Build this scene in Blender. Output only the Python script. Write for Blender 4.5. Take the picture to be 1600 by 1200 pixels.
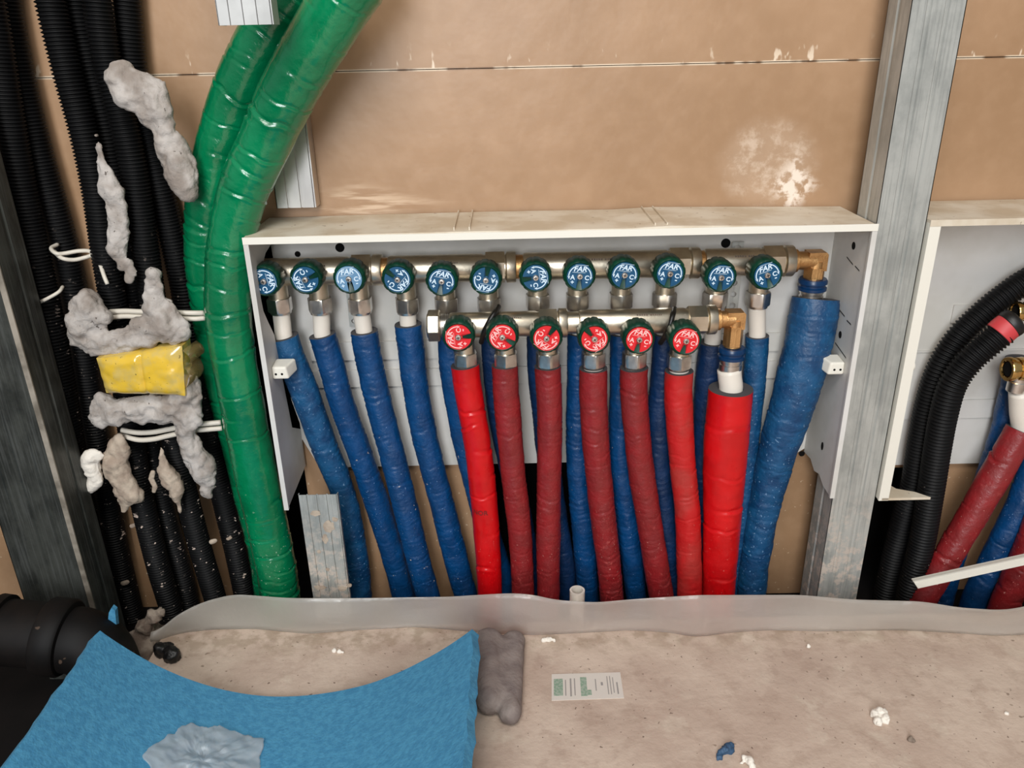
import bpy, math, random
import numpy as np
from mathutils import Vector, Matrix

for o in list(bpy.data.objects): bpy.data.objects.remove(o)
S = bpy.context.scene
COL = S.collection

# ------------------------------------------------------------------ camera
F = 1250.0
PITCH, ROLL, YAW = math.radians(23.3), math.radians(1.25), 0.0
CAM = np.array([0.0, -0.87, 0.613])
_f = np.array([math.sin(YAW)*math.cos(PITCH), math.cos(YAW)*math.cos(PITCH), -math.sin(PITCH)])
_r0 = np.array([math.cos(YAW), -math.sin(YAW), 0.0])
_u0 = np.cross(_r0, _f)
_r = _r0*math.cos(ROLL) - _u0*math.sin(ROLL)
_u = _u0*math.cos(ROLL) + _r0*math.sin(ROLL)
cd = bpy.data.cameras.new('camera'); cam = bpy.data.objects.new('camera', cd); COL.objects.link(cam)
cd.sensor_width = 36; cd.lens = F/1600*36; cd.clip_start = 0.01; cd.clip_end = 50
mw = Matrix.Identity(4)
for i in range(3):
    mw[i][0] = _r[i]; mw[i][1] = _u[i]; mw[i][2] = -_f[i]; mw[i][3] = CAM[i]
cam.matrix_world = mw
S.camera = cam

# ------------------------------------------------------------------ world and light
S.view_settings.view_transform = 'Standard'; S.view_settings.look = 'None'
S.view_settings.gamma = 1; S.view_settings.use_curve_mapping = False
S.view_settings.exposure = -0.24
w = bpy.data.worlds.new('world'); S.world = w; w.use_nodes = True
nt = w.node_tree; nt.nodes.clear()
_o = nt.nodes.new('ShaderNodeOutputWorld'); _b = nt.nodes.new('ShaderNodeBackground')
_tc = nt.nodes.new('ShaderNodeTexCoord'); _sx = nt.nodes.new('ShaderNodeSeparateXYZ')
_mr = nt.nodes.new('ShaderNodeMapRange'); _cr = nt.nodes.new('ShaderNodeValToRGB')
nt.links.new(_tc.outputs['Generated'], _sx.inputs[0]); nt.links.new(_sx.outputs[2], _mr.inputs[0])
_mr.inputs[1].default_value = -1; _mr.inputs[2].default_value = 1
nt.links.new(_mr.outputs[0], _cr.inputs[0]); nt.links.new(_cr.outputs[0], _b.inputs[0]); nt.links.new(_b.outputs[0], _o.inputs[0])
_cr.color_ramp.elements[0].position = 0.3; _cr.color_ramp.elements[0].color = (.12, .105, .095, 1)
_cr.color_ramp.elements[1].position = 0.62; _cr.color_ramp.elements[1].color = (.95, .98, 1.0, 1)
_b.inputs[1].default_value = 0.36

def area(name, loc, target, size, power, color):
    l = bpy.data.lights.new(name, 'AREA'); l.shape = 'RECTANGLE'; l.size, l.size_y = size; l.energy = power; l.color = color
    o = bpy.data.objects.new(name, l); COL.objects.link(o); o.location = loc
    o.rotation_euler = (Vector(target)-Vector(loc)).to_track_quat('-Z', 'Y').to_euler()
    return o
area('ceiling_lamp_light', (-0.02, -1.25, 1.75), (0.2, 0, 0.3), (0.7, 0.5), 19, (1.0, .96, .90))
area('window_light', (-0.30, -2.5, 1.15), (0.15, 0, 0.3), (0.7, 1.3), 52, (.95, .975, 1.0))

# ------------------------------------------------------------------ helpers
def ray(px, py):
    return _f + _r*((px-800)/F) - _u*((py-600)/F)
def P(px, py, y):
    d = ray(px, py); t = (y-CAM[1])/d[1]; return CAM + d*t
def PZ(px, py, z):
    d = ray(px, py); t = (z-CAM[2])/d[2]; return CAM + d*t
def mpp(p):
    return float(np.dot(np.asarray(p)-CAM, _f))/F           # metres per pixel at a point

rng = np.random.RandomState(7)
_N = rng.rand(32, 32, 32)
def vnoise(p):
    p = np.asarray(p, float); i = np.floor(p).astype(int); f = p-i; f = f*f*(3-2*f); i %= 32; j = (i+1) % 32
    def g(a, b, c): return _N[a[..., 0], b[..., 1], c[..., 2]]
    x0 = g(i, i, i)*(1-f[..., 0]) + g(j, i, i)*f[..., 0]
    x1 = g(i, j, i)*(1-f[..., 0]) + g(j, j, i)*f[..., 0]
    x2 = g(i, i, j)*(1-f[..., 0]) + g(j, i, j)*f[..., 0]
    x3 = g(i, j, j)*(1-f[..., 0]) + g(j, j, j)*f[..., 0]
    return ((x0*(1-f[..., 1])+x1*f[..., 1])*(1-f[..., 2]) + (x2*(1-f[..., 1])+x3*f[..., 1])*f[..., 2])*2-1
def fbm(p, o=3):
    v = 0; a = 1
    for k in range(o): v = v + a*vnoise(np.asarray(p)*2**k+k*7.3); a *= .5
    return v

# ---------------- materials
def lin(c):
    return tuple((x/255/12.92 if x/255 <= .04045 else ((x/255+.055)/1.055)**2.4) for x in c)+(1,)
class NM:
    def __init__(s, name):
        s.m = bpy.data.materials.new(name); s.m.use_nodes = True; s.t = s.m.node_tree; s.n = s.t.nodes
        s.b = s.n['Principled BSDF']; s.pos = s.n.new('ShaderNodeNewGeometry').outputs['Position']
    def l(s, a, b): s.t.links.new(a, b)
    def noise(s, sc, det=3, rough=.55, vec=None, scale3=None):
        n = s.n.new('ShaderNodeTexNoise'); n.inputs['Scale'].default_value = sc; n.inputs['Detail'].default_value = det
        n.inputs['Roughness'].default_value = rough
        v = vec or s.pos
        if scale3:
            mp = s.n.new('ShaderNodeMapping'); mp.inputs['Scale'].default_value = scale3; s.l(v, mp.inputs[0]); v = mp.outputs[0]
        s.l(v, n.inputs['Vector']); return n.outputs[0]
    def ramp(s, v, a, b):
        m = s.n.new('ShaderNodeMapRange'); m.interpolation_type = 'SMOOTHSTEP'; s.l(v, m.inputs[0]); m.inputs[1].default_value = a; m.inputs[2].default_value = b
        return m.outputs[0]
    def math(s, op, a, b=None):
        m = s.n.new('ShaderNodeMath'); m.operation = op
        for i, x in enumerate((a, b)):
            if x is None: continue
            if isinstance(x, (int, float)): m.inputs[i].default_value = x
            else: s.l(x, m.inputs[i])
        return m.outputs[0]
    def mix(s, f, a, b, mode='MIX'):
        m = s.n.new('ShaderNodeMix'); m.data_type = 'RGBA'; m.blend_type = mode
        if isinstance(f, (int, float)): m.inputs[0].default_value = f
        else: s.l(f, m.inputs[0])
        for i, x in ((6, a), (7, b)):
            if isinstance(x, tuple): m.inputs[i].default_value = x
            else: s.l(x, m.inputs[i])
        return m.outputs[2]
    def bump(s, h, d, st=1.0, prev=None):
        b = s.n.new('ShaderNodeBump'); b.inputs['Strength'].default_value = st; b.inputs['Distance'].default_value = d; s.l(h, b.inputs['Height'])
        if prev is not None: s.l(prev, b.inputs['Normal'])
        return b.outputs[0]
    def xyz(s):
        x = s.n.new('ShaderNodeSeparateXYZ'); s.l(s.pos, x.inputs[0]); return x.outputs
def mat(name, col, rough=.5, metal=0, dark=None, vscale=30, vdet=4, vr=(.35, .65), bump=0, bscale=200, specks=None, smax_z=None, coat=0, scale3=None, ior=None, rvar=0, sss=0):
    q = NM(name); c = lin(col); out = c
    if dark: out = q.mix(q.ramp(q.noise(vscale, vdet, scale3=scale3), *vr), c, lin(dark))
    if specks:
        for (sc, ss, th) in specks:
            f = q.ramp(q.noise(ss, 2), th, th+.03)
            if smax_z:
                z = q.xyz()[2]; f = q.math('MULTIPLY', f, q.ramp(z, smax_z[1], smax_z[0]))
            out = q.mix(f, out, lin(sc))
    if isinstance(out, tuple): q.b.inputs['Base Color'].default_value = out
    else: q.l(out, q.b.inputs['Base Color'])
    q.b.inputs['Roughness'].default_value = rough; q.b.inputs['Metallic'].default_value = metal
    if rvar:
        r = q.n.new('ShaderNodeMapRange'); q.l(q.noise(vscale*1.7, 3), r.inputs[0]); r.inputs[1].default_value = .3; r.inputs[2].default_value = .7
        r.inputs[3].default_value = max(rough-rvar, .03); r.inputs[4].default_value = rough+rvar; q.l(r.outputs[0], q.b.inputs['Roughness'])
    if coat: q.b.inputs['Coat Weight'].default_value = coat; q.b.inputs['Coat Roughness'].default_value = .15
    if bump: q.l(q.bump(q.noise(bscale, 4, scale3=scale3), bump), q.b.inputs['Normal'])
    return q.m
DUST = (205, 190, 180)
MT = {}
MT['green'] = mat('green_film', (0, 124, 78), .22, dark=(0, 106, 65), vscale=18, bump=.0018, bscale=55, specks=[((150, 190, 160), 260, .68)], smax_z=(.02, .2), rvar=.06, coat=.5)
MT['blue'] = mat('blue_film', (4, 66, 118), .42, dark=(6, 56, 102), vscale=40, bump=.0008, bscale=260, specks=[((120, 150, 190), 420, .70), (DUST, 160, .72)], smax_z=(.02, .34), rvar=.12)
MT['blue_dusty'] = mat('blue_film_dusty', (18, 80, 124), .5, dark=(8, 60, 102), vscale=50, bump=.001, bscale=220, specks=[((110, 145, 180), 300, .66)], smax_z=(.02, .5), rvar=.12)
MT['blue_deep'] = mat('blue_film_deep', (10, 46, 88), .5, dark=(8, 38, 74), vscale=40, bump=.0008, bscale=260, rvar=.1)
MT['red'] = mat('red_film', (206, 8, 16), .34, dark=(188, 10, 16), vscale=25, bump=.0004, bscale=120, specks=[((225, 120, 110), 300, .70)], smax_z=(.02, .18), rvar=.1)
MT['red_dusty'] = mat('red_film_dusty', (190, 26, 28), .42, dark=(172, 48, 44), vscale=28, bump=.0005, bscale=150, specks=[((222, 150, 135), 300, .72)], smax_z=(.02, .25), rvar=.1)
MT['maroon'] = mat('maroon_film', (140, 30, 34), .42, dark=(126, 34, 36), vscale=45, bump=.0007, bscale=260, specks=[((204, 150, 140), 300, .70), ((156, 62, 60), 110, .66)], smax_z=(.0, .22), rvar=.12)
MT['foamcut'] = mat('cut_foam', (70, 68, 70), .9)
MT['white_tube'] = mat('white_multilayer_tube', (226, 218, 206), .38)
MT['box'] = mat('white_plastic', (214, 212, 208), .42, dark=(200, 197, 190), vscale=12, bump=.0002, bscale=60)
MT['box_top'] = mat('dusty_white_plastic', (218, 208, 190), .55, dark=(196, 180, 156), vscale=22, bump=.0003, bscale=90, specks=[((150, 130, 110), 120, .70)])
MT['nickel'] = mat('nickel_plated_brass', (222, 212, 192), .36, 1, dark=(208, 196, 176), vscale=60, bump=.0001, bscale=400)
MT['chrome'] = mat('chrome', (230, 226, 220), .30, 1, dark=(206, 200, 194), vscale=80)
MT['brass'] = mat('raw_brass', (222, 176, 120), .42, 1, dark=(200, 152, 100), vscale=70, bump=.0003, bscale=700)
MT['brass_shiny'] = mat('polished_brass', (214, 178, 112), .18, 1)
MT['gwheel'] = mat('dark_green_plastic', (4, 62, 44), .36, dark=(3, 48, 34), vscale=60)
MT['disc_blue'] = mat('blue_disc', (0, 74, 112), .38)
MT['disc_pale'] = mat('pale_blue_disc', (96, 138, 172), .4)
MT['disc_red'] = mat('red_disc', (214, 28, 38), .38)
MT['print_w'] = mat('white_print', (206, 226, 240), .5)
MT['print_p'] = mat('pink_print', (250, 190, 186), .5)
MT['ink'] = mat('dark_ink', (96, 82, 70), .6)
MT['black'] = mat('black_plastic', (14, 13, 13), .45, dark=(24, 22, 22), vscale=60)
MT['conduit'] = mat('black_corrugated_plastic', (9, 9, 10), .55, dark=(14, 14, 15), vscale=50, specks=[((190, 172, 160), 95, .685), ((190, 172, 160), 300, .70)], smax_z=(.1, .5))
MT['conduit_clean'] = mat('black_corrugated_plastic_clean', (11, 11, 12), .52, dark=(16, 16, 17), vscale=50, specks=[((190, 172, 160), 330, .74)], smax_z=(.02, .2))
MT['hole'] = mat('hole_shade', (12, 10, 9), .9)  # black stands in for the shade inside holes, slots and openings
MT['clay'] = mat('grey_plaster', (186, 179, 173), .85, dark=(142, 131, 122), vscale=32, bump=.0022, bscale=120, specks=[((104, 96, 90), 150, .70)])
MT['clay_warm'] = mat('beige_plaster', (186, 170, 152), .85, dark=(160, 142, 126), vscale=70, bump=.0015, bscale=160)
MT['cable'] = mat('off_white_cable', (214, 206, 192), .45)
MT['white_pl'] = mat('white_clip_plastic', (230, 226, 214), .4)
MT['blue_foam'] = mat('blue_foam', (72, 142, 178), .9, dark=(60, 128, 166), vscale=160, vdet=3, bump=.0007, bscale=350)
MT['chip'] = mat('white_chip', (236, 228, 216), .8, bump=.001, bscale=300)
MT['rag'] = mat('blue_scrap', (52, 82, 112), .6)
MT['paper'] = mat('sticker_paper', (214, 206, 196), .5)
MT['ink_green'] = mat('green_print', (130, 156, 134), .6, dark=(160, 172, 156), vscale=500, vr=(.45, .55))
MT['ink_grey'] = mat('grey_print', (152, 146, 142), .6)
MT['grey_foam'] = mat('grey_foam', (140, 128, 122), .8, dark=(118, 106, 102), vscale=40, bump=.0012, bscale=200)
MT['rubble'] = mat('rubble', (150, 136, 122), .9, dark=(116, 100, 88), vscale=60, bump=.002, bscale=200)
MT['void_dark'] = mat('subfloor_painted_shade', (16, 12, 12), .9, dark=(10, 8, 8), vscale=25)  # near-black colour stands in for the unlit void beside the slab
MT['bigpipe'] = mat('black_drain_pipe', (9, 7, 7), .6, dark=(20, 15, 13), vscale=25, specks=[((74, 60, 50), 60, .70)])
MT['red_tape'] = mat('red_tape', (198, 62, 66), .5)
MT['ziptie'] = mat('black_tie', (20, 17, 14), .4)

def galvanised(name, a, b, speck_z=None, met=.3):
    q = NM(name)
    n = q.noise(26, 5, .65, scale3=(1.0, 1.0, .6)); c = q.mix(q.ramp(n, .35, .65), lin(a), lin(b))
    st = q.noise(500, 2, scale3=(1, 1, .03)); c = q.mix(q.math('MULTIPLY', q.ramp(st, .45, .7), .35), c, lin((120, 122, 120)))
    if speck_z:
        f = q.math('MULTIPLY', q.ramp(q.noise(90, 5, .7), .46, .60), q.ramp(q.xyz()[2], speck_z[1], speck_z[0]))
        c = q.mix(f, c, lin((206, 194, 182)))
        d = q.ramp(q.xyz()[2], speck_z[0]*1.0, speck_z[0]-.08)
    q.l(c, q.b.inputs['Base Color']); q.b.inputs['Metallic'].default_value = met; q.b.inputs['Roughness'].default_value = .45
    q.l(q.bump(n, .0006), q.b.inputs['Normal'])
    return q.m
MT['galv'] = galvanised('galvanised_steel', (182, 183, 178), (156, 158, 154), (.03, .16))
MT['galv_dark'] = galvanised('galvanised_steel_shaded', (82, 84, 79), (52, 54, 51), (-.3, -.02), .5)  # darker copy of the steel; fading light at the left put into colour
for _k in ('conduit', 'conduit_clean', 'bigpipe', 'void_dark', 'hole'): MT[_k].node_tree.nodes['Principled BSDF'].inputs['Specular IOR Level'].default_value = .22
MT['glint'] = mat('painted_edge_glint', (176, 166, 152), .5, .3, dark=(120, 112, 100), vscale=30)  # pale colour paints the bright glint along the stud's rounded corner
MT['galv_shiny'] = mat('bright_zinc', (228, 226, 222), .34, .9, dark=(200, 198, 196), vscale=25, scale3=(1, 1, .3))
MT['galv_pale'] = mat('pale_zinc', (176, 176, 174), .45, .4, dark=(158, 158, 156), vscale=30)

# kraft-paper gypsum boards
Zj = float(P(1060, 100, 0)[2])
def wall_mat():
    q = NM('brown_board_paper'); x, y, z = q.xyz()
    c = q.mix(q.ramp(q.noise(5, 4), .35, .65), lin((174, 139, 107)), lin((160, 126, 94)))
    c = q.mix(q.math('MULTIPLY', q.ramp(q.noise(55, 4), .4, .7), .10), c, lin((206, 172, 140)))
    d = q.math('SUBTRACT', z, Zj)
    near = q.ramp(q.math('ABSOLUTE', d), .0022, .0004)
    up = q.math('MULTIPLY', q.ramp(d, .028, .002), q.math('GREATER_THAN', d, 0.0))
    line_w = q.math('MULTIPLY', near, q.ramp(q.noise(24, 3, scale3=(1, 1, .2)), .42, .52))
    c = q.mix(q.math('MULTIPLY', near, .55), c, lin((110, 82, 60)))
    c = q.mix(line_w, c, lin((232, 212, 186)))
    fl = q.math('MULTIPLY', up, q.ramp(q.noise(80, 3, scale3=(1, 1, .35)), .60, .66)); c = q.mix(fl, c, lin((226, 206, 182)))
    a = P(1200, 255, 0)
    dx = q.math('SUBTRACT', x, float(a[0])); dz = q.math('SUBTRACT', z, float(a[2]))
    r = q.math('SQRT', q.math('ADD', q.math('MULTIPLY', dx, dx), q.math('MULTIPLY', q.math('MULTIPLY', dz, dz), 1.3)))
    st = q.math('MULTIPLY', q.ramp(r, .062, .03), q.math('ADD', .18, q.math('MULTIPLY', q.ramp(q.noise(45, 5, .7), .45, .65), .45)))
    c = q.mix(st, c, lin((224, 204, 184)))
    b2 = P(1240, 290, 0)
    r2 = q.math('ADD', q.math('ABSOLUTE', q.math('SUBTRACT', x, float(b2[0]))), q.math('MULTIPLY', q.math('ABSOLUTE', q.math('SUBTRACT', z, float(b2[2]))), .8))
    s2 = q.math('MULTIPLY', q.ramp(r2, .034, .012), q.ramp(q.noise(90, 4), .42, .56)); c = q.mix(s2, c, lin((238, 222, 206)))
    b3 = P(560, 318, 0)
    r3 = q.math('ADD', q.math('MULTIPLY', q.math('ABSOLUTE', q.math('SUBTRACT', x, float(b3[0]))), .25), q.math('ABSOLUTE', q.math('SUBTRACT', z, float(b3[2]))))
    s3 = q.math('MULTIPLY', q.ramp(r3, .03, .006), q.ramp(q.noise(30, 4, scale3=(.4, 1, 4)), .45, .6)); c = q.mix(s3, c, lin((208, 180, 152)))
    low = q.math('MULTIPLY', q.ramp(q.noise(170, 2), .68, .71), q.ramp(z, .25, .05)); c = q.mix(low, c, lin((214, 192, 164)))
    q.l(c, q.b.inputs['Base Color']); q.b.inputs['Roughness'].default_value = .42
    q.l(q.bump(q.noise(14, 4), .0016), q.b.inputs['Normal'])
    return q.m
MT['wall'] = wall_mat()
def floor_mat():
    q = NM('dusty_concrete')
    c = q.mix(q.ramp(q.noise(9, 5, .6), .38, .62), lin((202, 182, 165)), lin((186, 164, 148)))
    c = q.mix(q.math('MULTIPLY', q.ramp(q.noise(38, 5, .65), .48, .66), .45), c, lin((166, 142, 126)))
    c = q.mix(q.math('MULTIPLY', q.ramp(q.noise(22, 4, .6), .56, .72), .7), c, lin((206, 190, 172)))
    c = q.mix(q.math('MULTIPLY', q.ramp(q.noise(190, 2), .685, .73), .8), c, lin((104, 84, 72)))
    c = q.mix(q.math('MULTIPLY', q.ramp(q.noise(75, 2), .70, .74), .7), c, lin((120, 100, 82)))
    edge = q.math('MULTIPLY', q.ramp(q.xyz()[1], -.20, -.155), q.ramp(q.noise(60, 4), .4, .6)); c = q.mix(q.math('MULTIPLY', edge, .5), c, lin((142, 122, 98)))
    q.l(c, q.b.inputs['Base Color']); q.b.inputs['Roughness'].default_value = .85
    b = q.bump(q.noise(14, 3), .004); q.l(q.bump(q.noise(200, 3), .0006, prev=b), q.b.inputs['Normal'])
    return q.m
MT['floor'] = floor_mat()
def film_mat(name, col, tr, rough, thru=.45, clear=0):
    q = NM(name); n = q.n; out = n['Material Output']
    d = n.new('ShaderNodeBsdfDiffuse'); d.inputs[0].default_value = lin(col)
    t = n.new('ShaderNodeBsdfTranslucent'); t.inputs[0].default_value = lin(col)
    g = n.new('ShaderNodeBsdfGlossy'); g.inputs['Roughness'].default_value = .3
    r = n.new('ShaderNodeBsdfRefraction'); r.inputs['IOR'].default_value = 1.03; r.inputs['Roughness'].default_value = rough
    def mx(f, a, b):
        m = n.new('ShaderNodeMixShader'); m.inputs[0].default_value = f; q.l(a.outputs[0], m.inputs[1]); q.l(b.outputs[0], m.inputs[2]); return m
    tp = n.new('ShaderNodeBsdfTransparent')
    a = mx(thru, d, t); a = mx(tr, a, r); a = mx(clear, a, tp); a = mx(.06, a, g); q.l(a.outputs[0], out.inputs[0])
    bm = q.bump(q.noise(60, 4), .002)
    for s in (d, g): q.l(bm, s.inputs['Normal'])
    return q.m
MT['film'] = film_mat('milky_film', (236, 228, 218), .38, .14, .5, .22)
MT['bag'] = film_mat('clear_crumpled_plastic', (222, 228, 230), .4, .12, .3, .42)
def yellow_mat():
    q = NM('yellow_glossy_wrap')
    c = q.mix(q.ramp(q.noise(60, 4), .4, .65), lin((226, 186, 60)), lin((206, 178, 96)))
    c = q.mix(q.ramp(q.noise(300, 2), .70, .73), c, lin((120, 104, 50)))
    q.l(c, q.b.inputs['Base Color']); q.b.inputs['Roughness'].default_value = .2
    q.b.inputs['Coat Weight'].default_value = .6; q.b.inputs['Coat Roughness'].default_value = .06
    q.l(q.bump(q.noise(45, 2), .003), q.b.inputs['Normal'])
    return q.m
MT['yellow'] = yellow_mat()
MT['amber'] = film_mat('clear_tape', (220, 190, 120), .8, .05, .3)

# ---------------- object builders
def mesh_obj(name, V, Fc, m, parent=None, smooth=True, auto=None):
    V = np.asarray(V, float); c = (V.max(0)+V.min(0))/2
    if parent is None: c[2] = V[:, 2].min()
    me = bpy.data.meshes.new(name); me.from_pydata((V-c).tolist(), [], [list(map(int, f)) for f in Fc]); me.update()
    ms = m if isinstance(m, (list, tuple)) else [m]
    for k in ms: me.materials.append(MT[k] if isinstance(k, str) else k)
    o = bpy.data.objects.new(name, me); COL.objects.link(o)
    off = Vector((0, 0, 0)); q = parent
    while q is not None: off += q.location; q = q.parent
    o.parent = parent; o.location = Vector(c)-off
    if smooth:
        me.polygons.foreach_set('use_smooth', [True]*len(me.polygons))
        if auto is not None:
            try: me.set_sharp_from_angle(angle=math.radians(auto))
            except Exception: pass
    return o
def empty(name, loc, label, cat, group=None):
    o = bpy.data.objects.new(name, None); COL.objects.link(o); o.location = loc; o.empty_display_size = .02
    o['label'] = label; o['category'] = cat
    if group: o['group'] = group
    return o
def tag(o, label=None, cat=None, group=None, kind=None):
    if label: o['label'] = label
    if cat: o['category'] = cat
    if group: o['group'] = group
    if kind: o['kind'] = kind
    return o
class MB:
    def __init__(s): s.V = []; s.F = []; s.n = 0
    def add(s, V, Fc):
        s.V.append(np.asarray(V, float)); s.F += [[i+s.n for i in f] for f in Fc]; s.n += len(V); return s
    def box(s, a, b):
        x0, y0, z0 = a; x1, y1, z1 = b
        return s.hexa([(x0, y0, z0), (x1, y0, z0), (x1, y1, z0), (x0, y1, z0), (x0, y0, z1), (x1, y0, z1), (x1, y1, z1), (x0, y1, z1)])
    def hexa(s, p): return s.add(p, [(0, 3, 2, 1), (4, 5, 6, 7), (0, 1, 5, 4), (1, 2, 6, 5), (2, 3, 7, 6), (3, 0, 4, 7)])
    def prism(s, poly, ax, a, b):        # poly in the two other axes, extruded along ax
        n = len(poly); V = []
        for t in (a, b):
            for (u, v) in poly:
                V.append({0: (t, u, v), 1: (u, t, v), 2: (u, v, t)}[ax])
        Fc = [tuple(range(n))[::-1], tuple(range(n, 2*n))]+[(i, (i+1) % n, n+(i+1) % n, n+i) for i in range(n)]
        return s.add(V, Fc)
    def lathe(s, c, axis, prof, n=32, cap=True):   # prof [(t, r)]
        c = np.asarray(c, float); d = np.asarray(axis, float); d /= np.linalg.norm(d)
        a = np.cross(d, (0, 0, 1)) if abs(d[2]) < .9 else np.cross(d, (1, 0, 0)); a /= np.linalg.norm(a); b = np.cross(d, a)
        V = []
        for (t, r) in prof:
            for k in range(n):
                th = 2*math.pi*k/n; V.append(c+d*t+(a*math.cos(th)+b*math.sin(th))*r)
        Fc = [(i*n+k, i*n+(k+1) % n, (i+1)*n+(k+1) % n, (i+1)*n+k) for i in range(len(prof)-1) for k in range(n)]
        if cap: Fc += [tuple(range(n))[::-1], tuple(range((len(prof)-1)*n, len(prof)*n))]
        return s.add(V, Fc)
    def build(s, name, m, parent=None, smooth=True, auto=35):
        return mesh_obj(name, np.vstack(s.V), s.F, m, parent, smooth, auto)
def crom(pts, ds):
    p = np.array(pts, float); p = np.vstack([2*p[0]-p[1], p, 2*p[-1]-p[-2]]); out = []
    for i in range(1, len(p)-2):
        t = np.linspace(0, 1, 40, endpoint=False)[:, None]; a, b, c, d = p[i-1], p[i], p[i+1], p[i+2]
        out.append(.5*((2*b)+(-a+c)*t+(2*a-5*b+4*c-d)*t**2+(-a+3*b-3*c+d)*t**3))
    q = np.vstack(out+[p[-2][None]]); L = np.r_[0, np.cumsum(np.linalg.norm(np.diff(q[:, :3], axis=0), axis=1))]
    n = max(3, int(L[-1]/ds)+1); s = np.linspace(0, L[-1], n)
    return s, np.stack([np.interp(s, L, q[:, k]) for k in range(q.shape[1])], 1)
def sweep(pts, ds, nseg, disp=None, flat=None, inner=None):
    """pts rows (x,y,z,r). returns V,F ; disp(s,th,P,r)->r"""
    s, q = crom(pts, ds); c = q[:, :3]; r = q[:, 3]; n = len(s)
    T = np.gradient(c, axis=0); T /= np.linalg.norm(T, axis=1)[:, None]
    ref = np.array([0, -1., 0]) if abs(T[0][1]) < .8 else np.array([0, 0, 1.])
    A = np.zeros_like(c); a = ref
    for i in range(n):
        a = a-T[i]*np.dot(a, T[i]); a = a/np.linalg.norm(a); A[i] = a
    B = np.cross(T, A); th = np.linspace(0, 2*math.pi, nseg, endpoint=False)
    d = A[:, None]*np.cos(th)[None, :, None]+B[:, None]*np.sin(th)[None, :, None]
    R = np.repeat(r[:, None], nseg, 1)
    if disp is not None: R = disp(np.repeat(s[:, None], nseg, 1), np.repeat(th[None], n, 0), c[:, None]+d*R[..., None], R)
    if flat is not None: V = c[:, None]+(A[:, None]*np.cos(th)[None, :, None]*flat[0]+B[:, None]*np.sin(th)[None, :, None]*flat[1])*R[..., None]
    else: V = c[:, None]+d*R[..., None]
    V = V.reshape(-1, 3)
    Fc = [(i*nseg+k, i*nseg+(k+1) % nseg, (i+1)*nseg+(k+1) % nseg, (i+1)*nseg+k) for i in range(n-1) for k in range(nseg)]
    Fc += [tuple(range(nseg))[::-1], tuple(range((n-1)*nseg, n*nseg))]
    return V, Fc
def pxpath(L):      # rows (px,py,y,r[m])
    out = []
    for (px, py, y, r) in L: out.append(list(P(px, py, y))+[r])
    return out
def creases(seed, L, gap, depth, width, tilt, nz, nzs=60, taper=0):
    rs = np.random.RandomState(seed); ks = []; s = gap*rs.rand()
    while s < L: ks.append((s, depth*(.3+rs.rand()), width*(.6+rs.rand()), tilt*(rs.rand()-.5)*2, rs.rand()*6.28, rs.rand()*6.28, .3+rs.rand()*.9)); s += gap*(.45+1.1*rs.rand())
    def f(S_, TH, PP, R):
        out = R.copy(); o = seed*3.1
        wob = .0016*vnoise(np.stack([np.cos(TH)*2.2, np.sin(TH)*2.2, S_*45+o], -1))*(tilt > 0)
        for (s0, d, w_, t, ph, ph2, cut) in ks:
            e = (S_+wob*2-s0-t*np.cos(TH-ph))/w_
            m = np.clip(cut+np.cos(TH-ph2), 0, 1)
            out -= d*np.exp(-e*e)*m
            out += d*.5*np.exp(-(e-1.7)**2)*m
        out += nz*fbm(np.stack([np.cos(TH)*1.6+o, np.sin(TH)*1.6, S_*nzs+o], -1), 3)
        out += R*.05*vnoise(np.stack([np.cos(TH)*.7+o, np.sin(TH)*.7, S_*12+o], -1))
        return out
    return f
def ribs(pitch, amp):
    def f(S_, TH, PP, R):
        w_ = np.sin(S_/pitch*2*math.pi); w_ = np.clip(w_*1.8, -1, 1)
        return R-amp*.5*(1-w_)
    return f
def conduit(name, L, m, label, cat='conduit', group=None, pitch=.0036, parent=None):
    V, Fc = sweep(pxpath(L), pitch/6, 22, ribs(pitch, .0022))
    o = mesh_obj(name, V, Fc, m, parent)
    if parent is None: tag(o, label, cat, group)
    return o
def blob(name, balls, m, parent=None, vox=.0022, nz=.003, nzs=90, seed=0, squash=1.0):
    """balls: rows (x,y,z,r). merged lumpy solid"""
    mb = MB(); rs = np.random.RandomState(seed)
    import bmesh
    for b in balls:
        bm = bmesh.new(); bmesh.ops.create_icosphere(bm, subdivisions=3, radius=1)
        V = np.array([v.co[:] for v in bm.verts]); Fc = [[v.index for v in f.verts] for f in bm.faces]; bm.free()
        sc = np.array([b[3], b[3]*squash, b[3]]); mb.add(V*sc+np.array(b[:3]), Fc)
    o = mesh_obj(name, np.vstack(mb.V), mb.F, m, None)
    md = o.modifiers.new('r', 'REMESH'); md.mode = 'VOXEL'; md.voxel_size = vox
    md2 = o.modifiers.new('s', 'SMOOTH'); md2.factor = .6; md2.iterations = 4
    dg = bpy.context.evaluated_depsgraph_get(); me = bpy.data.meshes.new_from_object(o.evaluated_get(dg))
    loc = np.array(o.location); bpy.data.objects.remove(o)
    n = len(me.vertices); V = np.zeros(n*3); me.vertices.foreach_get('co', V); V = V.reshape(-1, 3)
    N = np.zeros(n*3); me.vertices.foreach_get('normal', N); N = N.reshape(-1, 3)
    W = V+loc; D = nz*fbm(W*nzs+seed, 4); D -= nz*.5*np.clip(1-np.abs(fbm(W*nzs*.6+9+seed, 2))*6, 0, 1)
    W = W+N*D[:, None]
    Fc = [list(p.vertices) for p in me.polygons]; bpy.data.meshes.remove(me)
    return mesh_obj(name, W, Fc, m, parent)
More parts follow.
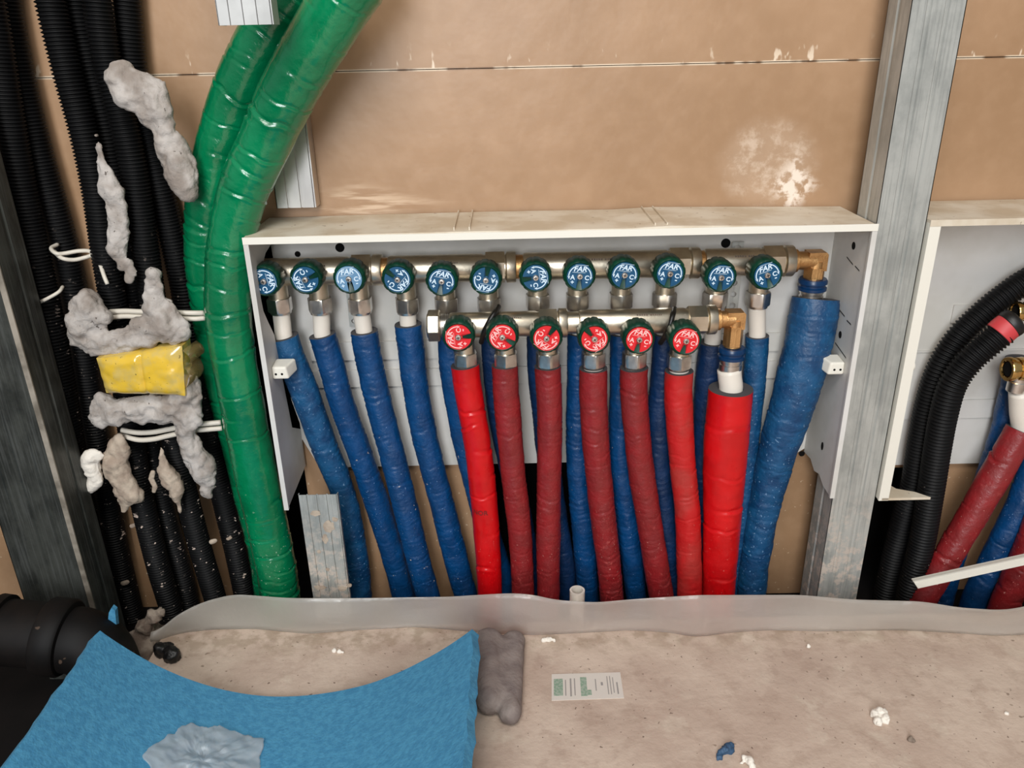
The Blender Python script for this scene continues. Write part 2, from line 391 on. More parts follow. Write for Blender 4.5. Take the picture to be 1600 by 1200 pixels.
def pxballs(L, y, rs=1.0):
    out = []; L2 = [L[0]]
    for a_, b_ in zip(L[:-1], L[1:]):
        d = math.hypot(a_[0]-b_[0], a_[1]-b_[1])
        if len(a_) == 3 and d < 1.6*(a_[2]+b_[2]):
            n = int(d/(.3*min(a_[2], b_[2])))+1
            for k in range(1, n): u = k/n; L2.append(tuple(p*(1-u)+q*u for p, q in zip(a_, b_)))
        L2.append(b_)
    L = L2
    for b in L:
        yy = b[3] if len(b) > 3 else y
        p = P(b[0], b[1], yy); out.append((p[0], p[1], p[2], b[2]*mpp(p)*rs))
    return out
def text_data(s, size, shear=0, ext=.0001, bold=0):
    c = bpy.data.curves.new('t', 'FONT'); c.body = s; c.size = size; c.shear = shear; c.extrude = ext; c.align_x = 'CENTER'; c.align_y = 'CENTER'; c.resolution_u = 3
    c.offset = bold
    o = bpy.data.objects.new('t', c); COL.objects.link(o); dg = bpy.context.evaluated_depsgraph_get(); dg.update()
    me = bpy.data.meshes.new_from_object(o.evaluated_get(dg)); bpy.data.objects.remove(o)
    V = np.array([v.co[:] for v in me.vertices]); Fc = [list(p.vertices) for p in me.polygons]; bpy.data.meshes.remove(me)
    return V, Fc        # in x,y plane; z = extrusion
def instance(src_mesh, name, loc_world, parent, rot=None):
    o = bpy.data.objects.new(name, src_mesh); COL.objects.link(o); o.parent = parent
    off = Vector((0, 0, 0)); q = parent
    while q is not None: off += q.location; q = q.parent
    o.location = Vector(loc_world)-off
    if rot: o.rotation_euler = rot
    return o
def data_mesh(name, mb, m, smooth=True, auto=35):
    me = bpy.data.meshes.new(name); me.from_pydata(np.vstack(mb.V).tolist(), [], [list(map(int, f)) for f in mb.F]); me.update()
    me.materials.append(MT[m])
    if smooth:
        me.polygons.foreach_set('use_smooth', [True]*len(me.polygons)); me.set_sharp_from_angle(angle=math.radians(auto))
    return me

# ================================================================== SETTING
ZS = -.075                                   # bottom of the recess behind the slab
YB = -.008                                   # back panel of the cabinets
YF = -.100                                   # their front
ha, hb = P(380, 375, 0), P(470, 660, 0)            # opening added behind the cabinet's left end to darken its shaded gaps
hx0, hx1, hz0, hz1 = ha[0]-.015, hb[0]+.004, hb[2]-.02, ha[2]+.004
jx0, jx1, jz = float(P(757, 800, 0)[0]), float(P(1152, 800, 0)[0]), float(P(900, 716, 0)[2])   # second opening, where the pipes pass under the cabinet
kx1 = float(P(492, 850, 0)[0]); zt1 = Zj-.0004  # first opening carried down to stand for the shade left of the offcut
wall = MB(); wall.box((-1.6, 0, ZS), (hx0, .0125, zt1)); wall.box((hx0, 0, hz1), (hx1, .0125, zt1)); wall.box((kx1, 0, ZS), (hx1, .0125, hz0)) if hx1 > kx1 else wall.box((hx1, 0, hz0+.0), (kx1, .0125, zt1))
wx = max(hx1, kx1)
wall.box((wx, 0, ZS), (jx0, .0125, zt1)); wall.box((jx0, 0, jz), (jx1, .0125, zt1)); lx0, lx1, lz = float(P(1338, 850, 0)[0]), float(P(1452, 850, 0)[0]), float(P(1420, 730, 0)[2])  # third opening added to blacken the deep shade below the right cabinet
wall.box((jx1, 0, ZS), (lx0, .0125, zt1)); wall.box((lx0, 0, lz), (lx1, .0125, zt1)); wall.box((lx1, 0, ZS), (1.7, .0125, zt1))
wall.box((-1.6, 0, Zj+.0004), (1.7, .0125, 1.6))
cav = MB(); cav.box((-1.6, .10, ZS), (1.7, .12, 1.6)); tag(cav.build('wall_dark_backing', 'hole', smooth=False), kind='structure')  # black backing added so the openings read as deep shade
tag(wall.build('wall_back', 'wall', smooth=False), kind='structure')
YS = float(max(PZ(650, 979, 0)[1], PZ(1200, 984, 0)[1]))+.003; print('YS', YS)
xl = float(PZ(245, 1010, 0)[0])
fl = MB(); fl.box((xl, -2.2, -.075), (1.7, YS, 0.0))
tag(fl.build('floor', 'floor', smooth=False), kind='structure')
sub = MB(); sub.box((-1.6, -2.2, ZS-.03), (1.7, .12, ZS))
tag(sub.build('floor_recess', 'void_dark', smooth=False), kind='structure')

# ------------------------------------------------ studs
def stud0(): pass
def stud(name, x0, x1, yf, yb, z0, z1, m, label, ng=2, th=.0008, groove=.0016):
    """C section: front web with shallow grooves, two flanges with lips at the back"""
    e = empty(name, ((x0+x1)/2, yf, z0), label, 'metal stud')
    w_ = x1-x0; pts = [(x0, yf)]
    for k in range(ng):
        c = x0+w_*(k+1)/(ng+1); g = groove*1.6
        pts += [(c-g, yf), (c-g*.5, yf+groove), (c+g*.5, yf+groove), (c+g, yf)]
    pts += [(x1, yf)]
    inner = [(px, py+th) for (px, py) in pts]; inner[0] = (x0+th, yf+th); inner[-1] = (x1-th, yf+th)
    mb = MB()
    for a, b, c, d in zip(pts[:-1], pts[1:], inner[1:], inner[:-1]): mb.prism([a, b, c, d], 2, z0, z1)
    mb.build('web', m, e, smooth=False)
    for (x, sx) in ((x0, 1), (x1, -1)):
        f = MB(); ym = (yf+yb)/2
        prof = [(x, yf), (x, ym-.004), (x+sx*.0012, ym-.002), (x+sx*.0012, ym+.002), (x, ym+.004), (x, yb)]
        for a, b in zip(prof[:-1], prof[1:]): f.prism([a, b, (b[0]+sx*th, b[1]), (a[0]+sx*th, a[1])], 2, z0, z1)
        f.box((min(x, x+sx*.008), yb-th, z0), (max(x, x+sx*.008), yb, z1))
        f.build('flange', m, e, smooth=False)
    return e
_x0 = float((P(1369, 355, YF)[0]+P(1303, 786, YF)[0])/2)+.0015; _x1 = float((P(1449, 349, YF)[0]+P(1379, 778, YF)[0])/2)-.001
stud('metal_stud', _x0, _x1, -.093, -.046, ZS, 1.5, 'galv', 'galvanised steel stud standing between the two white cabinets')
a = P(50, 595, -.13); b0 = P(85, 595, -.085)
stud('metal_stud', a[0]-.078, a[0], -.13, -.082, ZS, 1.5, 'galv_dark', 'dark steel stud with painted-in shade at the far left in front of black conduits', ng=3)
_rd = MB(); _rd.box((a[0]-.005, -.1318, ZS), (a[0]+.0006, -.1302, 1.5)); _rd.build('edge_glint', 'glint', bpy.data.objects['metal_stud.001'], smooth=False)  # thin strip added as a painted highlight on the stud corner
# short hanging profile at the top
def profile(name, corners_x, y, z0, z1, m, label, nr, depth=.018, th=.0009, skew=0, cat='metal profile', groove=.003):
    x0, x1 = corners_x; e = empty(name, ((x0+x1)/2, y, z0), label, cat); mb = MB(); n = nr
    pts = []
    for k in range(n):
        a = x0+(x1-x0)*k/n; b = x0+(x1-x0)*(k+1)/n; g = (b-a)
        pts += [(a, y), (b-g*.16, y), (b-g*.12, y+groove*.5), (b-g*.04, y+groove*.5)]
    pts.append((x1, y))
    for a, b in zip(pts[:-1], pts[1:]): mb.prism([a, b, (b[0], b[1]+th), (a[0], a[1]+th)], 2, z0, z1)
    mb.build('web', m, e, smooth=False)
    for x, sx in ((x0, 1), (x1, -1)):
        f = MB(); f.box((min(x, x+sx*th), y, z0), (max(x, x+sx*th), y+depth, z1)); f.build('flange', m, e, smooth=False)
    return e
zt = float(P(382, 39, -.175)[2])
profile('metal_profile', (P(340, 30, -.175)[0], P(427, 30, -.175)[0]), -.175, zt, 1.5, 'galv_pale', 'short pale ribbed steel profile hanging in front of the green pipes', 4)
zt = float(P(462, 322, -.012)[2])
profile('metal_profile', (P(432, 322, -.022)[0], P(494, 322, -.022)[0]), -.022, zt, 1.5, 'galv_shiny', 'shiny steel profile ending just above the cabinet behind green pipe', 3, depth=.02)
p0 = P(465, 774, -.098); p1 = P(528, 779, -.098)
oc = profile('metal_profile', (p0[0], p1[0]), -.098, ZS, float(p0[2]), 'galv', 'short grooved steel offcut standing under the cabinet left corner', 4, depth=.005)
# plaster splashes on that offcut
for k, (px, py, rx, rz) in enumerate([(493, 802, 7, 5), (513, 822, 9, 12), (508, 842, 5, 9), (523, 812, 5, 4), (498, 862, 3, 3), (512, 890, 3, 3), (500, 918, 9, 4), (535, 920, 8, 4), (545, 915, 4, 3)]):
    c = P(px, py, -.0983); s_ = mpp(c); rs = np.random.RandomState(k)
    th = np.linspace(0, 2*math.pi, 14, endpoint=False); rr = .75+.5*rs.rand(14)
    spl = MB(); spl.prism([(c[0]+rx*s_*math.cos(t)*q, c[2]+rz*s_*math.sin(t)*q) for t, q in zip(th, rr)], 1, -.0985, -.0972)
    spl.build('plaster_splash', 'clay_warm', oc, smooth=False)

# ================================================================== CABINETS
def cabinet_main():
    TL, TR, BL, BR = P(374, 367, YF), P(1369, 355, YF), P(448, 789, YF), P(1303, 786, YF)
    x0, x1 = (TL[0]+BL[0])/2, (TR[0]+BR[0])/2; zt_, zb = (TL[2]+TR[2])/2, (BL[2]+BR[2])/2
    print('BOX', TL, TR, BL, BR)
    e = empty('manifold_cabinet', ((x0+x1)/2, YB, zb), 'large open white plastic cabinet holding both manifolds, left of the bare steel stud', 'cabinet')
    t = .003
    # back panel with torn-out left strip
    zA, zB = P(430, 385, YB)[2], P(430, 650, YB)[2]; xh = P(428, 420, YB)[0]; xh2 = P(452, 600, YB)[0]
    zback = zb+.002
    poly = [(x0+t, zt_-t), (x0+t, zA+.006), (xh, zA+.014), (xh+.001, zA-.03), (xh2-.004, (zA+zB)/2), (xh2, zB+.02), (x0+t, zB-.01), (x0+t, zback+.04), (x0+.02, zback), (x1-.02, zback), (x1-t, zback+.012), (x1-t, zt_-t)]
    import bmesh
    mb = MB(); mb.prism(poly, 1, YB, YB+t); mb.build('back_panel', 'box', e, smooth=False)
    rb = MB()                                           # recessed bars moulded across the back panel
    for (pa, pb) in ((528, 556), (572, 598)):
        za, zc = P(800, pa, YB)[2], P(800, pb, YB)[2]
        rb.box((xh2+.03, YB-.003, zc), (x1-.05, YB-.0005, za))
    rb.build('moulded_bar', 'box', e, smooth=False)
    # top, slightly sagging
    tp = MB(); n = 40; V = []; Fc = []
    for i in range(n+1):
        x = x0+(x1-x0)*i/n; s_ = .0015*math.sin(i/n*math.pi*1.3)+(.0022 if i > 24 else 0)*min(1, (i-24)/3)*max(0, 1-(i-27)/14 if i > 27 else 1)
        for (y, dz) in ((YF, 0), (YB+t, 0), (YB+t, -t), (YF+.004, -t), (YF+.004, -.0055), (YF, -.0055)): V.append((x, y, zt_+dz+s_*1.0))
    for i in range(n):
        for k in range(6): Fc.append((i*6+k, i*6+(k+1) % 6, (i+1)*6+(k+1) % 6, (i+1)*6+k))
    Fc += [(0, 1, 2, 3, 4, 5)[::-1], tuple(n*6+k for k in range(6))]
    tp.add(V, Fc); tp.build('top_panel', 'box_top', e, smooth=False)
    MB().box((x0-.0006, YF-.0012, zt_-.0065), (x1+.0006, YF-.0002, zt_+.0004)).build('front_lip', 'white_pl', e, smooth=False)
    # seams on the top
    for px in (712, 735, 1012, 1030):
        sm = MB()
        xx = P(px, 345, (YF+YB)/2)[0]
        sm.box((xx, YF+.006, zt_+.0008), (xx+.0012, YB, zt_+.0046))
        sm.build('top_seam', 'box_top', e, smooth=False)
    # sides: left one has a broken cut-out
    def z_at(px, py, y): return float(P(px, py, y)[2])
    L = [(YF+.0015, zb), (YF+.0015, zt_-t), (YB, zt_-t), (YB, zA+.008), (-.045, zA+.002), (-.072, zA-.012), (-.0805, zA-.022), (-.0825, zA-.035), (-.0805, zA-.05), (-.070, zA-.066), (-.056, zA-.085), (-.052, zA-.12), (-.040, zB+.0), (YB, zB-.018), (YB, zb+.006), (-.05, zb+.003)]
    m2 = MB(); m2.prism(L, 0, x0, x0+t); m2.box((x0-.0006, YF-.0006, zb), (x0+.0045, YF+.003, zt_-.0058)); m2.build('side_panel', 'box', e, smooth=False)
    R = [(YF+.0015, zb), (YF+.0015, zt_-t), (YB, zt_-t), (YB, zb+.01), (-.03, zb+.012), (-.045, zb+.004), (-.06, zb+.008), (-.075, zb+.001)]
    m3 = MB(); m3.prism(R, 0, x1-t, x1); m3.box((x1-.0045, YF-.0006, zb), (x1+.0006, YF+.003, zt_-.0058)); m3.build('side_panel', 'box', e, smooth=False)
    # lugs
    for (xs, sx, pyy) in ((x0+t, 1, 577), (x1-t, -1, 570)):
        yl = -.074; zc = P(440 if sx > 0 else 1310, pyy, yl)[2]; lg = MB()
        lg.hexa([(xs, yl-.009, zc-.008), (xs+sx*.017, yl-.009, zc-.008), (xs+sx*.022, yl+.012, zc-.006), (xs, yl+.012, zc-.006),
                 (xs, yl-.009, zc+.006), (xs+sx*.015, yl-.009, zc+.006), (xs+sx*.021, yl+.012, zc+.008), (xs, yl+.012, zc+.008)])
        o = lg.build('lug', 'white_pl', e, smooth=False); md = o.modifiers.new('b', 'BEVEL'); md.width = .002; md.segments = 3
        hd = MB()
        for dx in (.004, .0105): hd.lathe((xs+sx*dx, yl-.0089, zc-.002), (0, -1, 0), [(0, .0013), (.0003, .0013)], 12)
        hd.build('lug_hole', 'hole', o, smooth=False)
    # flat dark discs painting the shade inside the screw holes
    for (px, py, r) in ((531, 387, .005), (465, 397, .0032), (1134, 380, .0052), (1253, 709, .0036), (1161, 498, .0022)):
        c = P(px, py, YB-.0003); h = MB(); h.lathe((c[0], YB, c[2]), (0, -1, 0), [(0, r), (.0004, r)], 20); h.build('screw_hole', 'hole', e, smooth=False)
    def on_side(px, py):
        d = ray(px, py); tt = (x1-t-CAM[0])/d[0]; return CAM+d*tt
    for (px, py, ry, rz) in ((1334, 384, .004, .004), (1285, 697, .003, .005), (1313, 523, .0035, .004)):
        c = on_side(px, py); h = MB(); th = np.linspace(0, 2*math.pi, 18, endpoint=False)
        h.prism([(c[1]+ry*math.cos(q), c[2]+rz*math.sin(q)) for q in th], 0, x1-t-.0004, x1-t); h.build('screw_hole', 'hole', e, smooth=False)
    for (a_, b_) in (((1324, 403), (1333, 414)), ((1337, 417), (1343, 424)), ((1312, 485), (1320, 495)), ((1324, 502), (1330, 508)), ((1306, 537), (1322, 560))):
        p, q = on_side(*a_), on_side(*b_); h = MB()
        h.prism([(p[1], p[2]), (q[1], q[2]), (q[1]+.0014, q[2]+.001), (p[1]+.0014, p[2]+.001)], 0, x1-t-.0004, x1-t); h.build('slot', 'hole', e, smooth=False)
    return x0, x1, zb, zt_
bx0, bx1, bzb, bzt = cabinet_main()

def cabinet_right():
    x0 = float((P(1449, 349, YF)[0]+P(1379, 778, YF)[0])/2); zt_ = float(P(1520, 343, YF)[2]); zb = float(P(1385, 782, YF)[2]); x1 = x0+.62; t = .003
    e = empty('manifold_cabinet', ((x0+x1)/2, YB, zb), 'white plastic cabinet with brass valves, right of the bare steel stud', 'cabinet')
    zbk = float(P(1520, 724, YB)[2])
    MB().box((x0+t, YB, zbk), (x1-t, YB+t, zt_-t)).build('back_panel', 'box', e, smooth=False)
    MB().box((x0, YF+.001, zt_-t), (x1, YB+t, zt_)).box((x0-.0003, YF, zt_-.006), (x1, YF+.0008, zt_+.0003)).build('top_panel', 'box_top', e, smooth=False)
    sd = MB(); sd.box((x0, YF+.001, zb), (x0+t, YB+t, zt_-t)); sd.box((x0-.0003, YF, zb-.0003), (x0+.0105, YF+.003, zt_-.0062)); sd.build('side_panel', 'white_pl', e, smooth=False)
    MB().box((x1-t, YF, zb), (x1, YB+t, zt_-t)).build('side_panel', 'box', e, smooth=False)
    c = P(1453, 783, YF); xq = float(c[0])
    MB().prism([(x0+t, YF), (xq, YF), (xq-.012, YF+.012), (xq-.03, YF+.02), (xq-.037, YF+.037), (x0+.006, YF+.052), (x0+t, YF+.054)], 2, zb, zb+.003).build('bottom_panel', 'box_top', e, smooth=False)
    rb = MB()
    for (pa, pb) in ((624, 652),):
        rb.box((x0+.02, YB-.0025, float(P(1500, pb, YB)[2])), (x1-.02, YB-.0003, float(P(1500, pa, YB)[2])))
    rb.box((x0+.05, YB-.0015, float(P(1500, 549, YB)[2])), (x1-.02, YB-.0003, float(P(1500, 546, YB)[2])))
    rb.build('moulded_bar', 'box', e, smooth=False)
    p, q = P(1490, 476, YB), P(1530, 503, YB)
    MB().box((p[0], YB-.002, q[2]), (q[0], YB-.0003, p[2])).build('knockout', 'box', e, smooth=False)
    c = P(1436, 571, YF+.02); o = MB().lathe((x0+t, c[1], c[2]), (1, 0, 0), [(0, .007), (.012, .0065), (.017, .005), (.0185, .002)], 20).build('lug', 'white_pl', e)
    return x0
rx0 = cabinet_right()

# ================================================================== MANIFOLDS
YA, YR = -.037, -.068          # axes of the blue and the red manifold
def hexpoly(r, rot=0): return [(r*math.cos(math.pi/3*k+rot), r*math.sin(math.pi/3*k+rot)) for k in range(6)]
def hexnut(mb, c, r, z0, z1, rot=0, ch=.0012):
    # hex prism along z with chamfered rims
    n = 48; V = []; Fc = []
    prof = [(z0, .80), (z0, .93), (z0+ch, 1.06), (z1-ch, 1.06), (z1, .93), (z1, .80)]
    for (z, k) in prof:
        for i in range(n):
            th = 2*math.pi*i/n; m_ = ((th+rot) % (math.pi/3))-math.pi/6; rr = min(r*math.cos(math.pi/6)/math.cos(m_), r*k)
            V.append((c[0]+rr*math.cos(th), c[1]+rr*math.sin(th), z))
    for j in range(len(prof)-1):
        for i in range(n): Fc.append((j*n+i, j*n+(i+1) % n, (j+1)*n+(i+1) % n, (j+1)*n+i))
    Fc += [tuple(range(n))[::-1], tuple(range(5*n, 6*n))]
    mb.add(V, Fc)
# knob meshes (local: faces -y, origin at knob centre)
KR, DR = .0172, .0132
def knob_wheel():
    mb = MB(); n = 96; V = []; Fc = []
    prof = [(.015, .55, 0), (.015, .86, .5), (.0125, .97, 1), (-.004, .985, 1), (-.0078, .93, .6), (-.009, .84, 0), (-.0083, .80, 0), (-.0083, .0, 0)]
    for (y, k, lob) in prof:
        for i in range(n):
            th = 2*math.pi*i/n; l = 1-.055*lob*max(0, math.cos(th*12))**3
            V.append((KR*k*l*math.cos(th), y, KR*k*l*math.sin(th)))
    for j in range(len(prof)-1):
        for i in range(n): Fc.append((j*n+i, j*n+(i+1) % n, (j+1)*n+(i+1) % n, (j+1)*n+i))
    Fc.append(tuple(range(n))); mb.add(V, Fc); return mb
def knob_disc():
    # disc with a radial slot at the bottom (opposite the lettering)
    w_ = .0030; R = DR; a0 = math.asin(w_/R); pts = []
    for k in range(61):
        th = -math.pi/2+a0+(2*math.pi-2*a0)*k/60; pts.append((R*math.cos(th), R*math.sin(th)))
    pts += [(-w_*.9, -.0042), (w_*.9, -.0042)]
    mb = MB(); n = len(pts); y0, y1 = -.0096, -.0080
    c = (0, .002)
    V = [(x, y0, z) for x, z in pts]+[(x, y1, z) for x, z in pts]+[(0, y0, 0.001)]
    Fc = [(i, (i+1) % n, 2*n) for i in range(n)]+[(i, n+i, n+(i+1) % n, (i+1) % n) for i in range(n)]
    mb.add(V, [f[::-1] for f in Fc]); return mb
def knob_marks():
    mb = MB(); y0 = -.0099; R = DR
    def put(txt, size, cx, cz, shear=0, bold=0, sx=1.0):
        V, Fc = text_data(txt, size, shear, .00012, bold); c = (V.max(0)+V.min(0))/2
        W = np.stack([(V[:, 0]-c[0])*sx+cx, y0+(-V[:, 2]), (V[:, 1]-c[1])+cz], 1); mb.add(W, Fc)
    put('FAR', R*.58, 0, R*.60, .25, .00022, 1.0)
    put('A', R*.50, -R*.55, -R*.08, 0, .00018); put('+', R*.46, -R*.55, -R*.46, 0, .0002)
    put('C', R*.50, R*.55, -R*.08, 0, .00018); put('-', R*.55, R*.55, -R*.44, 0, .0002)
    for s_ in (-1, 1):
        pts = []; ra, rb = R*.90, R*.82
        A = [math.radians(a) for a in np.linspace(30, 92, 14)]
        pts = [(s_*ra*math.sin(a), ra*math.cos(a)) for a in A]+[(s_*rb*math.sin(a), rb*math.cos(a)) for a in A[::-1]]
        mb.prism(pts, 1, y0-.0001, y0+.0001)
        a = math.radians(90); b = math.radians(106)
        mb.prism([(s_*R*.95*math.sin(a), R*.95*math.cos(a)), (s_*R*.86*math.sin(b), R*.86*math.cos(b)), (s_*R*.75*math.sin(a), R*.75*math.cos(a))], 1, y0-.0001, y0+.0001)
    # thin outline of the lettering block
    a, b, h = R*.50, R*.30, .00035
    for (z0, z1, o0) in ((R*.60+b, R*.60+b-h, .10), (R*.60-b+h, R*.60-b, -.10)):
        mb.prism([(-a+o0*R, z0), (a+o0*R, z0), (a+o0*R, z1), (-a+o0*R, z1)], 1, y0-.0001, y0+.0001)
    return mb
def knob_screw():
    mb = MB(); mb.lathe((0, -.0094, 0), (0, -1, 0), [(0, .0031), (.0016, .0031), (.0024, .0024), (.0026, .0008)], 24); return mb
def screw_cross():
    mb = MB(); mb.box((-.0017, -.01225, -.0003), (.0017, -.0118, .0003)); mb.box((-.0003, -.01225, -.0017), (.0003, -.0118, .0017)); return mb
ME = dict(wheel=data_mesh('knob_wheel', knob_wheel(), 'gwheel', auto=50), disc_b=data_mesh('indicator_disc_blue', knob_disc(), 'disc_blue', False),
          disc_p=data_mesh('indicator_disc_pale', knob_disc(), 'disc_pale', False), disc_r=data_mesh('indicator_disc_red', knob_disc(), 'disc_red', False),
          marks_w=data_mesh('marks_white', knob_marks(), 'print_w', False), marks_p=data_mesh('marks_pink', knob_marks(), 'print_p', False),
          screw=data_mesh('knob_screw', knob_screw(), 'chrome'), cross=data_mesh('screw_cross', screw_cross(), 'hole', False))
def knob(parent, px, py, yk, ang, kind, tilt=0):
    c = P(px, py, yk-.0095); c[1] = yk
    rot = (0, math.radians(ang), 0)
    k = instance(ME['wheel'], 'valve_knob', c, parent, rot)
    def sub(me, nm):
        o = bpy.data.objects.new(nm, me); COL.objects.link(o); o.parent = k; return o
    sub(ME['disc_'+kind[0]], 'indicator_disc'); sub(ME['marks_'+('p' if kind[0] == 'r' else 'w')], 'printed_marks'); sub(ME['screw'], 'knob_screw'); sub(ME['cross'], 'screw_slot')
    return c
def tiny_marks():
    # illegible row of stamped characters
    mb = MB(); rs = np.random.RandomState(3); x = 0
    for k in range(11):
        w_ = .0012+.0012*rs.rand(); h = .0022 if k < 8 else .0014
        mb.add([(x, 0, 0), (x+w_, 0, 0), (x+w_, h, 0), (x, h, 0)], [(0, 1, 2, 3)]); x += w_+(.0006 if k not in (4,) else .002)
    return np.vstack(mb.V), mb.F
# ---- upper manifold
zA = float(P(800, 417, YA)[2]); XA = lambda px: float(P(px, 417-(px-800)*.022, YA)[0])
e1 = empty('pipe_manifold', (XA(820), YA, zA), 'long nickel upper manifold with twelve green knobs with blue discs', 'manifold')
RB = .0148
mods = [(408, 598), (608, 806), (818, 1092), (1100, 1238)]
for i, (a_, b_) in enumerate(mods):
    xa, xb = XA(a_), XA(b_); mb = MB(); L = xb-xa
    mb.lathe((xa, YA, zA), (1, 0, 0), [(-.001, .0125), (.0, RB*.96), (.002, RB), (L-.036, RB), (L-.034, RB*.93), (L-.011, RB*.93), (L-.0095, RB*1.13), (L-.0012, RB*1.13), (L, RB*1.08)], 48)
    mb.build('manifold_body', 'nickel', e1)
    hx = MB(); V0 = hexpoly(RB*1.14, math.pi/6); hx.prism([(YA+u, zA+v) for u, v in V0], 0, xa+L-.032, xa+L-.012); hx.build('coupling_nut', 'nickel', e1, smooth=False)
    if i < 3:
        MB().lathe((xb-.002, YA, zA), (1, 0, 0), [(0, .0128), (XA(mods[i+1][0])-xb+.004, .0128)], 32).build('thread', 'brass', e1)
    # faint stamped line of characters on the body
    tv = MB(); V, Fc = tiny_marks(); c = (V.max(0)+V.min(0))/2
    th0 = math.radians(38); cx = xa+L*.45
    W = np.stack([(V[:, 0]-c[0])+cx, YA-(RB+.0001)*np.cos(th0+(V[:, 1]-c[1])/RB), zA+(RB+.0001)*np.sin(th0+(V[:, 1]-c[1])/RB)], 1)
    if i != 1 or True: tv.add(W, Fc); tv.build('stamping', 'ink', e1, smooth=False)
blueK = [(412, 440, 80, 437), (477, 437, -112, 500), (545, 436, -8, 563), (621, 437, 132, 636), (690, 440, 12, 697), (759, 438, 192, 764),
         (837, 434, 82, 840), (906, 432, 4, 902), (976, 430, 8, 970), (1047, 428, 9, 1038), (1127, 434, 4, 1117), (1199, 430, -20, 1184)]
YK1 = YA-.036
def valve(parent, px, py, ang, nx, npy, YM, zM, RM, yk, kind, n2=0):
    c = knob(parent, px, py, yk, ang, kind)
    nc = P(nx, npy, YM); xn = float(nc[0]); zn = float(nc[2])
    st = MB(); st.lathe((xn*.3+c[0]*.7, YM, (c[2])), (0, -1, 0), [(0, .0095), (abs(yk-YM)-.017, .0095), (abs(yk-YM)-.016, .0075), (abs(yk-YM)-.008, .0075)], 28); st.build('valve_stem', 'nickel', parent)
    nk = MB(); nk.lathe((xn, YM, zM-RM*.7), (0, 0, -1), [(0, .0105), ((zM-RM*.7)-zn-.006, .0105)], 28); nk.build('outlet_neck', 'nickel', parent)
    h = MB(); hexnut(h, (xn, YM), .0138, zn-.0075, zn+.0072, rot=random.Random(int(nx)).choice([.2, .35, .5, .12])); h.lathe((xn, YM, zn-.0072), (0, 0, -1), [(0, .0117), (.003, .0112)], 28)
    h.build('hex_nut', 'chrome', parent, auto=25)
    return xn, zn
nutsA = []
for (px, py, ang, nx) in blueK:
    kd = 'p' if px == 545 else 'b'
    nutsA.append(valve(e1, px, py, ang, nx, 475 if nx < 800 else 470-(nx-800)*.012, YA, zA, RB, YK1, kd))
# brass elbow and press fitting
def elbow(parent, xa, YM, zM, xr, zend, r=.0098):
    mb = MB()
    mb.lathe((xa-.001, YM, zM), (1, 0, 0), [(0, r), (xr-xa, r)], 28); mb.lathe((xr, YM, zM), (0, 0, -1), [(0, r), (zM-zend, r)], 28)
    mb.lathe((xa, YM, zM), (1, 0, 0), [(-.001, r*1.25), (.003, r*1.25), (.004, r*1.05)], 28)
    q = r*1.02; mb.prism([(xr-q, zM+q), (xr+q*.8, zM+q), (xr+q, zM+q*.8), (xr+q, zM-q), (xr-q*.2, zM-q*1.0), (xr-q, zM-q*.3)], 1, YM-r*.86, YM+r*.86)
    mb.prism([(xr+u, YM+v) for u, v in hexpoly(r*1.14, 0)], 2, zend+.002, zM-r*.7)
    o = mb.build('elbow', 'brass', parent, auto=30)
    return o
def wpx(px, py, y): return P(px, py, y)
xe = float(P(1272, 425, YA)[0]); ze = float(P(1272, 436, YA)[2])
elbow(e1, XA(1240), YA, zA, xe, ze)
# ---- lower manifold
zR = float(P(900, 504, YR)[2]); XR = lambda px: float(P(px, 504-(px-900)*.022, YR)[0]); RR = .0135
e2 = empty('pipe_manifold', (XR(900), YR, zR), 'nickel lower manifold with six green knobs with red discs', 'manifold')
modr = [(704, 886), (905, 1118)]
for i, (a_, b_) in enumerate(modr):
    xa, xb = XR(a_), XR(b_); L = xb-xa
    MB().lathe((xa, YR, zR), (1, 0, 0), [(-.001, .0115), (.0, RR*.96), (.002, RR), (L-.034, RR), (L-.032, RR*.93), (L-.010, RR*.93), (L-.0088, RR*1.16), (L-.0012, RR*1.16), (L, RR*1.1)], 48).build('manifold_body', 'nickel', e2)
    MB().prism([(YR+u, zR+v) for u, v in hexpoly(RR*1.16, math.pi/6)], 0, xa+L-.030, xa+L-.011).build('coupling_nut', 'nickel', e2, smooth=False)
    V, Fc = tiny_marks(); c = (V.max(0)+V.min(0))/2; th0 = math.radians(48); cx = xa+L*.5
    MB().add(np.stack([(V[:, 0]-c[0])+cx, YR-(RR+.0001)*np.cos(th0+(V[:, 1]-c[1])/RR), zR+(RR+.0001)*np.sin(th0+(V[:, 1]-c[1])/RR)], 1), Fc).build('stamping', 'ink', e2, smooth=False)
MB().lathe((XR(886)-.002, YR, zR), (1, 0, 0), [(0, .0118), (XR(905)-XR(886)+.004, .0118)], 32).build('thread', 'nickel', e2)
